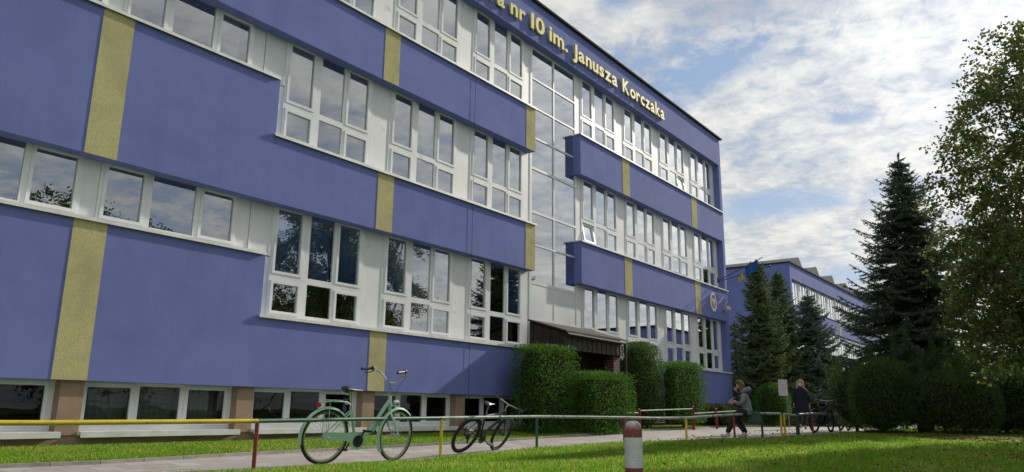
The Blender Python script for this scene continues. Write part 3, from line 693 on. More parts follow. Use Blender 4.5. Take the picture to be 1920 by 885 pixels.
railing('short railing from yellow post to dark posts beside the walking woman', [(19.56, 6.13, .78, 'yellow_paint'), (20.9, 6.24, .79, 'dark_paint')], [([(19.56, 6.13, .75), (20.9, 6.24, .72)], 'worn_shiny_metal')])
railing('far end railing with a red post in front of the dark parked bicycle', [(21.1, 6.25, .79, 'dark_paint'), (22.22, 6.2, .79, 'red_paint'), (26.12, 6.46, .77, 'dark_paint')], [([(21.1, 6.25, .745), (22.22, 6.2, .775), (26.12, 6.46, .772)], 'worn_shiny_metal')])
def hoop(x, y, ztop, label, ang=0):
    r_ = .055; z0 = zf(x, y) - .03; c, s_ = math.cos(ang), math.sin(ang)
    pts = [(x - r_ * c, y - r_ * s_, z0), (x - r_ * c, y - r_ * s_, ztop - r_)] + [(x - r_ * math.cos(a) * c, y - r_ * math.cos(a) * s_, ztop - r_ + r_ * math.sin(a)) for a in (.5, 1.0, 1.57, 2.1, 2.6)] + [(x + r_ * c, y + r_ * s_, ztop - r_), (x + r_ * c, y + r_ * s_, z0)]
    return pts
def barrier(label, hoops, rails):
    x, y = hoops[0][:2]; root = empty('hoop_barrier', (x, y, zf(x, y)), label, 'railing', 'hooped barriers in front of the hedges')
    for (hx, hy, ht) in hoops: rpipe('hoop', hoop(hx, hy, ht, ''), .022, M['red_paint'], root, 8)
    for pts, m in rails: rpipe('rail', pts, .02, M[m], root, 8)
barrier('hooped red barrier in front of the low thuja hedge', [(17.26, 10.02, .84), (19.25, 9.98, .84)], [([(17.3, 10.02, .74), (19.2, 9.98, .74)], 'worn_shiny_metal')])
barrier('hooped red barrier in front of the square clipped hedge', [(22.87, 9.98, .95), (24.67, 9.95, .90)], [([(19.3, 9.98, .80), (22.82, 9.98, .88)], 'worn_shiny_metal'), ([(22.95, 9.98, .74), (26.5, 9.93, .84)], 'worn_shiny_metal')])

# ------------------------------------------------------------------ bollard
bo = empty('bollard', (5.90, 3.12, 0), 'weathered red and white concrete bollard standing in the front lawn', 'bollard')
def weather(name, base, dirt, cap=None):
    m = mat(name, base, .8); t = NT(m.node_tree); b = t.n['Principled BSDF']; v = t.new('ShaderNodeTexCoord').outputs['Object']
    c = t.ramp(t.noise(v, 9, 6, .65), [(.3, tuple(x * .75 for x in base)), (.65, base)])
    c = t.mix(t.ramp(t.noise(v, 42, 4, .6), [(.62, 0.0), (.68, .85)]), c, dirt)
    if cap:
        sp = t.new('ShaderNodeSeparateXYZ'); t.link(v, sp.inputs[0])
        c = t.mix(t.math('MULTIPLY', t.ramp(sp.outputs[2], [(.60, 0.0), (.665, 1.0)]), t.ramp(t.noise(v, 30, 5, .6), [(.38, .2), (.55, 1.0)])), c, cap)
    t.link(c, b.inputs['Base Color']); bn = t.new('ShaderNodeBump'); bn.inputs['Strength'].default_value = .5; bn.inputs['Distance'].default_value = .004
    t.link(t.noise(v, 70, 4, .7), bn.inputs['Height']); t.link(bn.outputs[0], b.inputs['Normal']); return m
M['bol_red'] = weather('worn_red_paint', (.27, .075, .06), (.35, .27, .24), (.55, .53, .54)); M['bol_white'] = weather('worn_white_paint', (.74, .74, .72), (.22, .16, .13))
mb = MB(); mb.lathe([(0, .682), (.022, .681), (.043, .674), (.058, .661), (.068, .643), (.0735, .62), (.075, .59), (.075, .545)], seg=32); mb.build('top_band', M['bol_red'], bo, True)
mb = MB(); mb.lathe([(.075, .545), (.0757, .42), (.076, .300)], seg=32); mb.build('middle_band', M['bol_white'], bo, True)
mb = MB(); mb.lathe([(.076, .300), (.078, .1), (.078, -.1)], seg=32); mb.build('bottom_band', M['bol_red'], bo, True)

# ------------------------------------------------------------------ bicycles
M['mint'] = mat('mint_frame_paint', (.36, .58, .44), .3); M['mint'].node_tree.nodes['Principled BSDF'].inputs['Coat Weight'].default_value = .4
M['rubber'] = mat('tyre_rubber', (.018, .018, .018), .85); M['chrome'] = mat('bright_metal', (.62, .62, .62), .25, 1.0); M['blackp'] = mat('black_plastic', (.02, .02, .022), .45)
M['reflector'] = mat('red_reflector', (.35, .01, .01), .25); M['lens'] = mat('lamp_glass', (.7, .7, .68), .1, .3); M['graphite'] = mat('dark_frame_paint', (.03, .032, .04), .35); M['alu'] = mat('grey_alloy', (.35, .35, .36), .35, 1.0)
def add_wheel(root, cx, r, xf=None, rimm='chrome', tyre=.021):
    def fin(mb, name, m, par, sm=True):
        if xf: mb.v = [tuple(xf(Vector(p))) for p in mb.v]
        return mb.build(name, M[m], par, sm)
    mb = MB(); mb.lathe([(r - tyre + tyre * math.cos(a), tyre * math.sin(a)) for a in [2 * math.pi * i / 8 for i in range(8)]], (cx, 0, r), 'y', 48, True)
    w = fin(mb, 'wheel', 'rubber', root)
    q = r - 2 * tyre; mb = MB(); mb.lathe([(q + .006, -.012), (q + .006, .012), (q - .014, .009), (q - .014, -.009)], (cx, 0, r), 'y', 48, True); fin(mb, 'rim', rimm, w)
    mb = MB(); mb.lathe([(0, -.05), (.012, -.05), (.03, -.035), (.03, -.028), (.018, -.026), (.018, .026), (.03, .028), (.03, .035), (.012, .05), (0, .05)], (cx, 0, r), 'y', 14); fin(mb, 'hub', rimm, w)
    mb = MB()
    for i in range(28):
        a = 2 * math.pi * i / 28; a2 = a + (.42 if i % 4 < 2 else -.42); y = .03 if i % 2 else -.03
        mb.tube([(cx + .028 * math.cos(a2), y, r + .028 * math.sin(a2)), (cx + (q - .01) * math.cos(a), 0, r + (q - .01) * math.sin(a))], .0014, 3, cap=False)
    fin(mb, 'spokes', 'alu', w, False); return w
def arc(cx, cz, r, a0, a1, n=14): return [(cx + r * math.cos(R(a0 + (a1 - a0) * i / n)), 0, cz + r * math.sin(R(a0 + (a1 - a0) * i / n))) for i in range(n + 1)]
def fender(mb, cx, r, a0, a1, w=.028, n=18):
    pr = [(-w, -.022), (-w * .7, -.004), (0, .004), (w * .7, -.004), (w, -.022)]
    base = len(mb.v)
    for i in range(n + 1):
        a = R(a0 + (a1 - a0) * i / n)
        for (yy, rr) in pr: mb.v.append((cx + (r + .022 + rr) * math.cos(a), yy, r + (r + .022 + rr) * math.sin(a) - 0))
    for i in range(n):
        for j in range(4):
            k_ = base + i * 5 + j; mb.f.append((k_, k_ + 1, k_ + 6, k_ + 5)); mb.mi.append(0)
def city_bike(steer):
    root = empty('bicycle', (0, 0, 0)); r = .345; wb = 1.13
    hb, ht = Vector((.965, 0, .64)), Vector((.93, 0, .85)); axd = (ht - hb).normalized()
    rot = Matrix.Rotation(R(steer), 3, axd)
    xf = lambda p: hb + rot @ (p - hb)
    def fin(mb, name, m, par=None, sm=True, st=False):
        if st: mb.v = [tuple(xf(Vector(p))) for p in mb.v]
        return mb.build(name, M[m], par or root, sm)
    add_wheel(root, 0, r); add_wheel(root, wb, r, xf)
    bb = Vector((.46, 0, .29)); st_ = Vector((.33, 0, .70))
    mb = MB(); mb.tube([bb, st_], .019); mb.tube([hb - axd * .03, ht + axd * .02], .024)
    mb.tube([tuple(ht - axd * .04), (.87, 0, .72), (.75, 0, .53), (.63, 0, .38), tuple(bb)], .027)          # curved down tube
    mb.tube([tuple(hb), (.85, 0, .56), (.73, 0, .42), (.58, 0, .355), (.44, 0, .36)], .022)
    for y in (-.045, .045):
        mb.tube([(0, y * 1.3, r), (.2, y, .31), tuple(bb)], .010, 6); mb.tube([(0, y * 1.3, r), (.33, y * .5, .66)], .008, 6)
    fin(mb, 'frame', 'mint')
    mb = MB(); mb.tube([tuple(hb), (.975, .03, .60), (.98, .062, .56), (1.04, .062, .44), (wb, .06, r)], [.016, .015, .014, .011, .008], 8); mb.tube([tuple(hb), (.975, -.03, .60), (.98, -.062, .56), (1.04, -.062, .44), (wb, -.06, r)], [.016, .015, .014, .011, .008], 8)
    fin(mb, 'fork', 'mint', st=True)
    mb = MB(); fender(mb, 0, r, 25, 195); fr = fin(mb, 'rear_mudguard', 'mint')
    mb = MB(); fender(mb, wb, r, 45, 215); fin(mb, 'front_mudguard', 'mint', st=True)
    mb = MB()
    for y in (-.03, .03):
        for a in (185, 100): mb.tube([(0, y * 1.6, r), ((r + .02) * math.cos(R(a)), y, r + (r + .02) * math.sin(R(a)))], .0025, 4)
    fin(mb, 'mudguard_stay', 'chrome', fr)
    mb = MB()
    for y in (-.03, .03): mb.tube([(wb, y * 1.6, r), (wb + (r + .02) * math.cos(R(205)), y, r + (r + .02) * math.sin(R(205)))], .0025, 4)
    fin(mb, 'mudguard_stay', 'chrome', st=True)
    mb = MB(); n = 20   # chain guard, a thin shaped plate on the near side
    out = [(-.06, .37), (-.04, .40), (.10, .405), (.28, .395), (.40, .405), (.50, .40), (.565, .35), (.58, .27), (.545, .20), (.47, .175), (.40, .20), (.37, .26), (.30, .295), (.1, .305), (-.04, .31)]
    nb = len(mb.v); mb.v += [(x, -.062, z) for x, z in out] + [(x, -.040, z) for x, z in out]; L = len(out)
    mb.f += [tuple(range(nb, nb + L)), tuple(reversed(range(nb + L, nb + 2 * L)))] + [(nb + i, nb + (i + 1) % L, nb + L + (i + 1) % L, nb + L + i) for i in range(L)]; mb.mi += [0] * (L + 2)
    fin(mb, 'chain_guard', 'mint', sm=False)
    mb = MB(); mb.lathe([(0, -.072), (.075, -.072), (.075, -.064), (0, -.064)], (.46, 0, .29), 'y', 24); mb.tube([(.46, -.08, .29), (.535, -.085, .43)], .011, 6); mb.tube([(.46, .08, .29), (.385, .085, .15)], .011, 6); mb.tube([(.46, -.08, .29), (.46, .085, .29)], .012, 8); fin(mb, 'crank', 'blackp')
    for (x, y, z) in ((.535, -.14, .43), (.385, .14, .15)):
        mb = MB(); mb.box(x - .045, x + .045, y - .045, y + .045, z - .012, z + .012); fin(mb, 'pedal', 'blackp', sm=False)
    mb = MB(); mb.tube([(.33, 0, .68), (.295, 0, .90)], .013, 8); fin(mb, 'seat_post', 'chrome')
    mb = MB(); mb.tube([(.16, 0, .945), (.20, 0, .955), (.28, 0, .94), (.36, 0, .93), (.44, 0, .925), (.475, 0, .915)], [.03, .085, .08, .045, .028, .012], 14)
    for i, p in enumerate(mb.v): mb.v[i] = (p[0], p[1], .935 + (p[2] - .935) * .42)
    sd = fin(mb, 'saddle', 'blackp'); mb = MB(); mb.lathe([(0, -.04), (.018, -.04), (.022, .04), (0, .04)], (.22, .05, .89), 'y', 10); mb.lathe([(0, -.04), (.018, -.04), (.022, .04), (0, .04)], (.22, -.05, .89), 'y', 10); fin(mb, 'saddle_spring', 'chrome', sd)
    mb = MB(); mb.tube([tuple(ht), tuple(ht + axd * .20)], .013, 8)
    top = ht + axd * .20; T_ = lambda x, y, z: (top.x + x, y, top.z + z)
    half = lambda s_: [T_(0, 0, 0), T_(.03, .06 * s_, .0), T_(.05, .13 * s_, .05), T_(.02, .22 * s_, .13), T_(-.07, .29 * s_, .16), T_(-.20, .315 * s_, .15)]
    mb.tube(list(reversed(half(1)))[:-1] + half(-1), .012, 8); fin(mb, 'handlebar', 'chrome', st=True)
    for s_ in (1, -1):
        mb = MB(); mb.tube([T_(-.08, .294 * s_, .16), T_(-.235, .32 * s_, .148)], .019, 10); fin(mb, 'grip', 'blackp', st=True)
        mb = MB(); mb.tube([T_(-.02, .27 * s_, .14), T_(-.05, .31 * s_, .11), T_(-.15, .34 * s_, .10)], .007, 6); mb.ellipsoid(T_(-.05, .285 * s_, .165), (.035, .028, .03), 10, 6); fin(mb, 'brake_lever', 'blackp', st=True)
    mb = MB(); mb.tube([T_(-.03, -.28, .15), T_(.10, -.20, .10), T_(.13, -.05, -.05), T_(.10, 0, -.25), T_(.09, 0, -.4)], .003, 4); mb.tube([T_(-.03, .28, .15), T_(.10, .16, .06), T_(.11, .03, -.12), T_(.05, .0, -.3)], .003, 4); fin(mb, 'brake_cable', 'blackp', st=True)
    mb = MB(); mb.lathe([(0, -.05), (.03, -.045), (.045, -.02), (.05, .02), (.0, .025)], (1.06, 0, .77), 'x', 16); mb.tube([(.97, 0, .72), (1.06, 0, .77)], .006, 6); fin(mb, 'head_lamp', 'chrome', st=True)
    mb = MB()
    for y in (-.06, .06): mb.tube([(.30, y * .6, .74), (.22, y, .785), (-.02, y, .79), (-.10, y, .775), (-.115, y * .6, .765)], .006, 6); mb.tube([(0, y, .36), (-.03, y, .78)], .005, 6)
    mb.tube([(-.115, -.036, .765), (-.115, .036, .765)], .006, 6)
    for x in (.16, .08, 0): mb.tube([(x, -.06, .79), (x, .06, .79)], .005, 6)
    mb.tube([(.25, 0, .775), (-.1, 0, .78)], .005, 6); fin(mb, 'luggage_rack', 'mint')
    mb = MB(); mb.ellipsoid((-.15, 0, .735), (.025, .05, .032), 12, 8); fin(mb, 'tail_light', 'reflector')
    return root
def trail_bike(steer):
    root = empty('bicycle', (0, 0, 0)); r = .335; wb = 1.07
    hb, ht = Vector((.84, 0, .68)), Vector((.80, 0, .80)); axd = (ht - hb).normalized(); rot = Matrix.Rotation(R(steer), 3, axd); xf = lambda p: hb + rot @ (p - hb)
    def fin(mb, name, m, par=None, sm=True, st=False):
        if st: mb.v = [tuple(xf(Vector(p))) for p in mb.v]
        return mb.build(name, M[m], par or root, sm)
    add_wheel(root, 0, r, None, 'blackp', .027); add_wheel(root, wb, r, xf, 'blackp', .027)
    bb = (.42, 0, .29); mb = MB(); mb.tube([bb, (.27, 0, .76)], .017); mb.tube([tuple(hb), tuple(ht)], .024); mb.tube([(.29, 0, .70), (.805, 0, .76)], .019); mb.tube([bb, tuple(hb + axd * .02)], .023)
    for y in (-.05, .05): mb.tube([(0, y * 1.2, r), bb], .010, 6); mb.tube([(0, y * 1.2, r), (.285, y * .4, .70)], .008, 6)
    fin(mb, 'frame', 'graphite')
    mb = MB()
    for s_ in (1, -1): mb.tube([(.85, .055 * s_, .66), (.93, .058 * s_, .50), (wb, .06 * s_, r)], [.02, .018, .012], 8)
    mb.tube([(.85, -.06, .66), (.85, .06, .66)], .018, 8); fin(mb, 'fork', 'graphite', st=True)
    mb = MB(); mb.lathe([(0, -.06), (.09, -.06), (.09, -.052), (0, -.052)], (.42, 0, .29), 'y', 20); mb.tube([(.42, -.08, .29), (.57, -.085, .24)], .011, 6); mb.tube([(.42, .08, .29), (.27, .085, .34)], .011, 6); mb.tube([(.42, -.08, .29), (.42, .085, .29)], .012, 8); fin(mb, 'crank', 'blackp')
    for (x, y, z) in ((.57, -.14, .24), (.27, .14, .34)):
        mb = MB(); mb.box(x - .05, x + .05, y - .045, y + .045, z - .014, z + .014); fin(mb, 'pedal', 'alu', sm=False)
    mb = MB(); mb.tube([(.27, 0, .74), (.235, 0, .90)], .014, 8); fin(mb, 'seat_post', 'alu')
    mb = MB(); mb.tube([(.10, 0, .945), (.14, 0, .95), (.22, 0, .94), (.30, 0, .935), (.375, 0, .93)], [.03, .07, .055, .025, .012], 12)
    for i, p in enumerate(mb.v): mb.v[i] = (p[0], p[1], .935 + (p[2] - .935) * .45)
    fin(mb, 'saddle', 'blackp')
    mb = MB(); top = ht + axd * .08; mb.tube([tuple(ht), tuple(top), (top.x + .07, 0, top.z + .04)], .015, 8); mb.tube([(top.x + .04, .30, top.z + .07), (top.x + .06, .14, top.z + .06), (top.x + .07, 0, top.z + .04), (top.x + .06, -.14, top.z + .06), (top.x + .04, -.30, top.z + .07)], .012, 8); fin(mb, 'handlebar', 'alu', st=True)
    for s_ in (1, -1):
        mb = MB(); mb.tube([(top.x + .045, .19 * s_, top.z + .065), (top.x + .04, .32 * s_, top.z + .07)], .019, 8); mb.tube([(top.x + .04, .31 * s_, top.z + .07), (top.x + .12, .32 * s_, top.z + .13)], .012, 8); fin(mb, 'grip', 'blackp', st=True)
        mb = MB(); mb.tube([(top.x + .06, .17 * s_, top.z + .05), (top.x + .11, .27 * s_, top.z + .03)], .006, 6); fin(mb, 'brake_lever', 'alu', st=True)
    mb = MB()
    for s_ in (.1, -.1): mb.tube([(top.x + .06, s_ * 1.6, top.z + .06), (top.x + .17, s_, top.z + .02), (top.x + .14, 0, top.z - .12), (top.x + .03, 0, top.z - .2)], .003, 4)
    fin(mb, 'brake_cable', 'blackp', st=True)
    mb = MB(); mb.lathe([(.035, -.03), (.05, -.03), (.05, .0), (.035, .0)], (0, -.02, r), 'y', 16, True); mb.tube([(0, -.06, r - .03), (.03, -.06, r - .12)], .016, 6); fin(mb, 'derailleur', 'blackp')
    mb = MB(); fender(mb, 0, r, 30, 150, .03, 10); fin(mb, 'rear_mudguard', 'blackp')
    return root
def place(root, x, y, heading, lean, sc=1.0, dz=0.0):
    # lean > 0 tips the top towards the right-hand side of the rider
    root.matrix_world = Matrix.Translation((x, y, zf(x, y) + dz)) @ Matrix.Rotation(R(heading), 4, 'Z') @ Matrix.Rotation(R(lean), 4, 'X') @ Matrix.Scale(sc, 4)
bk = city_bike(12); tag(bk, 'mint green step through city bicycle leaning on the green rail', 'bicycle', 'bicycles parked along the railings'); place(bk, 7.15, 8.62, -7, 8, 1.11, .0)
bk2 = trail_bike(8); tag(bk2, 'dark mountain bicycle leaning hard on the rail behind the mint one', 'bicycle', 'bicycles parked along the railings'); place(bk2, 10.33, 8.86, 3, 30, 1.03, .015)
bk3 = copy_tree(bk2); tag(bk3, 'dark bicycle parked upright at the far railing near the walking woman', 'bicycle'); place(bk3, 23.45, 6.50, -10, 4, 1.0)
bk4 = copy_tree(bk2); tag(bk4, 'dark bicycle mostly hidden behind the big round bush', 'bicycle'); place(bk4, 26.3, 6.25, 25, 4, 1.0)

# ------------------------------------------------------------------ people
def skin(name, joints, edges, material, parent, root=0, sub=2, smooth=True):
    me = bpy.data.meshes.new(name + '_src'); me.from_pydata([j[:3] for j in joints], edges, [])
    o = bpy.data.objects.new(name + '_src', me); scene.collection.objects.link(o)
    sm = o.modifiers.new('s', 'SKIN'); sm.use_smooth_shade = True; sm.branch_smoothing = .6
    for i, j in enumerate(joints):
        sv = me.skin_vertices[0].data[i]; rr = j[3]; sv.radius = rr if isinstance(rr, tuple) else (rr, rr); sv.use_root = (i == root)
    ss = o.modifiers.new('u', 'SUBSURF'); ss.levels = sub; ss.render_levels = sub
    dg = bpy.context.evaluated_depsgraph_get(); dg.update(); nm = bpy.data.meshes.new_from_object(o.evaluated_get(dg)); bpy.data.objects.remove(o)
    nm.materials.clear(); nm.materials.append(material); nm.name = name
    no = bpy.data.objects.new(name, nm); scene.collection.objects.link(no)
    if parent: no.parent = parent
    return no
M['skin'] = mat('skin', (.50, .30, .22), .6); M['hair'] = mat('brown_hair', (.13, .085, .035), .8); vary(M['hair'], (.07, .045, .02), (.22, .15, .06), 30, 3); M['fairhair'] = mat('light_hair', (.45, .30, .18), .7)
M['greycoat'] = mat('grey_quilted_jacket', (.20, .20, .22), .8); vary(M['greycoat'], (.16, .16, .18), (.24, .24, .26), 9, 4, bump=.6, bscale=14, dist=.02); M['leggings'] = mat('black_leggings', (.012, .012, .014), .8)
M['darkcoat'] = mat('navy_coat', (.010, .012, .022), .85); M['shoe'] = mat('grey_trainers', (.42, .42, .42), .7); M['mask'] = mat('white_mask', (.7, .7, .72), .8); M['shirt'] = mat('striped_blue_shirt', (.2, .35, .7), .8)
t = NT(M['shirt'].node_tree); wv = t.new('ShaderNodeTexWave'); wv.inputs['Scale'].default_value = 8; t.link(t.new('ShaderNodeTexCoord').outputs['Object'], wv.inputs[0]); t.link(t.ramp(wv.outputs[0], [(.4, (.08, .16, .55)), (.6, (.6, .65, .75))]), t.n['Principled BSDF'].inputs['Base Color'])
def chain(js, es, start, pts):
    k = start
    for p in pts: js.append(p); es.append((k, len(js) - 1)); k = len(js) - 1
    return k
def hand(js, es, w, d, side, up):
    """five fingers growing from wrist joint w along d"""
    W = Vector(js[w][:3]); d = Vector(d).normalized(); side = Vector(side).normalized(); up = Vector(up)
    p = W + d * .05; js.append((*p, (.032, .015))); es.append((w, len(js) - 1)); palm = len(js) - 1
    for i, (o_, L) in enumerate(((-.026, .052), (-.009, .062), (.009, .059), (.026, .047))):
        a = W + d * .080 + side * o_; b = a + d * L * .55 - up * .012; c = b + d * L * .4 - up * .025
        chain(js, es, palm, [(*a, .009), (*b, .008), (*c, .0065)])
    a = W + d * .04 + side * -.045; b = a + d * .04 - side * .015; chain(js, es, palm, [(*a, .012), (*b, .0095)])
def head_pts(c, f, s=1.0):
    """joints for a skull with face, c centre, f forward unit vector"""
    c = Vector(c); f = Vector(f)
    return [(*(c + Vector((0, 0, -.07)) * s), (.058 * s, .062 * s)), (*(c + Vector((0, 0, .0))), (.082 * s, .094 * s)), (*(c + Vector((0, 0, .06)) * s), (.072 * s, .085 * s)), (*(c + Vector((0, 0, .10)) * s), (.035 * s, .04 * s))]
def seated(label, coat, trousers, hairm, loc, rz, bagcol=None, hood=True, gaze=.35):
    js = [(0, 0, .06, (.13, .12)), (.02, 0, .20, (.12, .105)), (.06, 0, .40, (.09, .07)), (.07, 0, .50, (.045, .045)), (.10, 0, .56, (.045, .045))]
    es = [(0, 1), (1, 2), (2, 3), (3, 4)]
    h = Vector((.15, 0, .655)); hk = 4
    tilt = lambda x, z: (x * .80 + z * .60, -x * .60 + z * .80)
    for dx, dz, rr in [(*tilt(a_, b_), c_) for a_, b_, c_ in ((0.02, -.07, (.052, .06)), (-.005, .0, (.078, .088)), (-.02, .06, (.07, .08)), (-.03, .10, (.03, .035)))]: js.append((h.x + dx, 0, h.z + dz, rr)); es.append((hk, len(js) - 1)); hk = len(js) - 1
    nx_, nz_ = tilt(.10, -.015); js.append((h.x + nx_, 0, h.z + nz_, (.012, .014))); es.append((6, len(js) - 1))            # nose
    ends = []
    for s_ in (1, -1):
        k_ = chain(js, es, 2, [(.05, .15 * s_, .42, .04), (.10, .21 * s_, .25, .042), (.20, .16 * s_, .22, .036), (.26, .09 * s_, .27, .026)])
        hand(js, es, k_, (.9, -.3 * s_, .25), (0, .3, .9), (0, 0, .3)); ends.append(k_)
    legs = (((.24, .10, .00), (.30, .12, -.15), (.44, .13, -.42)), ((.20, -.10, -.02), (.22, -.12, -.16), (.06, -.13, -.42)))
    for s_, L in zip((1, -1), legs):
        chain(js, es, 0, [(.06, .09 * s_, .02, .09), (*L[0], .075), (*L[1], .058), (*L[2], .036), (L[2][0] + .01, L[2][1], L[2][2] - .09, .022), (L[2][0] + .10, L[2][1], L[2][2] - .112, .012)])
    body = skin('person', js, es, M['skin'], None); tag(body, label, 'person'); body.location = loc; body.rotation_euler = (0, 0, rz)
    c = [(-.01, 0, -.02, (.155, .135)), (0, 0, .08, (.155, .135)), (.02, 0, .22, (.15, .135)), (.05, 0, .38, (.165, .135)), (.06, 0, .48, (.125, .115)), (.09, 0, .56, (.075, .075))]; e = [(0, 1), (1, 2), (2, 3), (3, 4), (4, 5)]
    for s_ in (1, -1): chain(c, e, 3, [(.045, .18 * s_, .42, .075), (.09, .225 * s_, .24, .062), (.19, .17 * s_, .215, .052), (.245, .105 * s_, .255, .040)])
    jk = skin('jacket', c, e, coat, body, sub=2)
    if hood: skin('hood', [(.10, .06, .50, .05), (.02, .075, .535, .062), (-.045, .05, .555, .068), (-.075, 0, .55, .075), (-.045, -.05, .555, .068), (.02, -.075, .535, .062), (.10, -.06, .50, .05)], [(i, i + 1) for i in range(6)], coat, body)
    for s_, L in zip((1, -1), legs):
        c = [(-.01, .07 * s_, .0, .125), (.08, .09 * s_, .01, .105), (*L[0], .088), (*L[1], .07), (*L[2], .046), (L[2][0] + .01, L[2][1], L[2][2] - .04, .044)]
        skin('trouser_leg', c, [(i, i + 1) for i in range(5)], trousers, body)
        ax, ay, az_ = L[2]; skin('shoe', [(ax - .02, ay, az_ - .05, .05), (ax + .0, ay, az_ - .10, (.045, .035)), (ax + .10, ay, az_ - .115, (.045, .026)), (ax + .20, ay, az_ - .122, (.036, .018))], [(0, 1), (1, 2), (2, 3)], M['shoe'], body)
    skin('hair', [(h.x + .075, 0, h.z + .035, (.085, .055)), (h.x + .03, 0, h.z + .075, (.098, .07)), (h.x - .035, 0, h.z + .055, (.10, .085)), (h.x - .06, 0, h.z - .03, (.095, .08)), (h.x - .04, 0, h.z - .12, (.09, .05))], [(i, i + 1) for i in range(4)], hairm, body)
    return body
def to_seat(px_loc): return px_loc
p1 = seated('woman in grey hooded jacket sitting on the rail looking at her phone', M['greycoat'], M['leggings'], M['hair'], (18.08, 6.52, .76), math.atan2(.95, -.32))
mb = MB(); mb.ellipsoid((.05, -.02, .02), (.13, .17, .07), 14, 8); mb.build('shirt_hem', M['shirt'], p1, True)
def rel(o, p): return Matrix.Translation(o.location) @ Matrix.Rotation(o.rotation_euler.z, 4, 'Z') @ Vector(p)
ph = empty('mobile_phone', tuple(rel(p1, (.345, .0, .315))), 'pale mobile phone held by the seated woman', 'phone', rz=p1.rotation_euler.z)
M['phone'] = mat('phone_case', (.6, .6, .62), .3); M['screen'] = mat('phone_screen', (.02, .02, .025), .1)
mt = Matrix.Rotation(R(35), 4, 'Y'); mb = MB(); mb.box(-.075, .075, -.037, .037, -.005, .005, mt); mb.build('case', M['phone'], ph); mb = MB(); mb.box(-.068, .068, -.033, .033, .0052, .006, mt); mb.build('screen', M['screen'], ph)
M['bag'] = mat('green_canvas', (.035, .085, .065), .85); vary(M['bag'], (.025, .065, .05), (.05, .11, .08), 12, 4)
bl = rel(p1, (-.12, -.17, .04)); bg_ = empty('shoulder_bag', tuple(bl), 'green canvas shoulder bag hanging at the seated woman, over the rail', 'bag', rz=p1.rotation_euler.z)
mb = MB(); mb.v = [(-.15, -.05, .0), (.13, -.05, .0), (.13, .05, .0), (-.15, .05, .0), (-.20, -.08, -.27), (.16, -.08, -.27), (.16, .08, -.27), (-.20, .08, -.27)]; mb.f = [(0, 1, 2, 3), (7, 6, 5, 4), (0, 4, 5, 1), (1, 5, 6, 2), (2, 6, 7, 3), (3, 7, 4, 0)]; mb.mi = [0] * 6; b_ = mb.build('bag_body', M['bag'], bg_); bv = b_.modifiers.new('b', 'BEVEL'); bv.width = .05; bv.segments = 4
mb = MB(); mb.v = [(-.155, -.056, .01), (.135, -.056, .01), (.15, -.078, -.15), (-.18, -.078, -.15), (-.155, -.066, .01), (.135, -.066, .01), (.15, -.088, -.15), (-.18, -.088, -.15)]; mb.f = [(0, 1, 2, 3), (7, 6, 5, 4), (0, 4, 5, 1), (1, 5, 6, 2), (2, 6, 7, 3), (3, 7, 4, 0)]; mb.mi = [0] * 6; f_ = mb.build('flap', M['bag'], bg_); mb = MB(); mb.tube([(-.18, 0, .0), (-.12, .08, .13), (.02, .22, .40), (.10, .24, .46)], .012, 6); mb.build('strap', M['bag'], bg_, True)
p3 = seated('person in a dark jacket sitting just behind the woman with the phone', M['darkcoat'], M['leggings'], M['darkcoat'], (19.45, 7.09, .74), math.atan2(.95, -.32), hood=True)

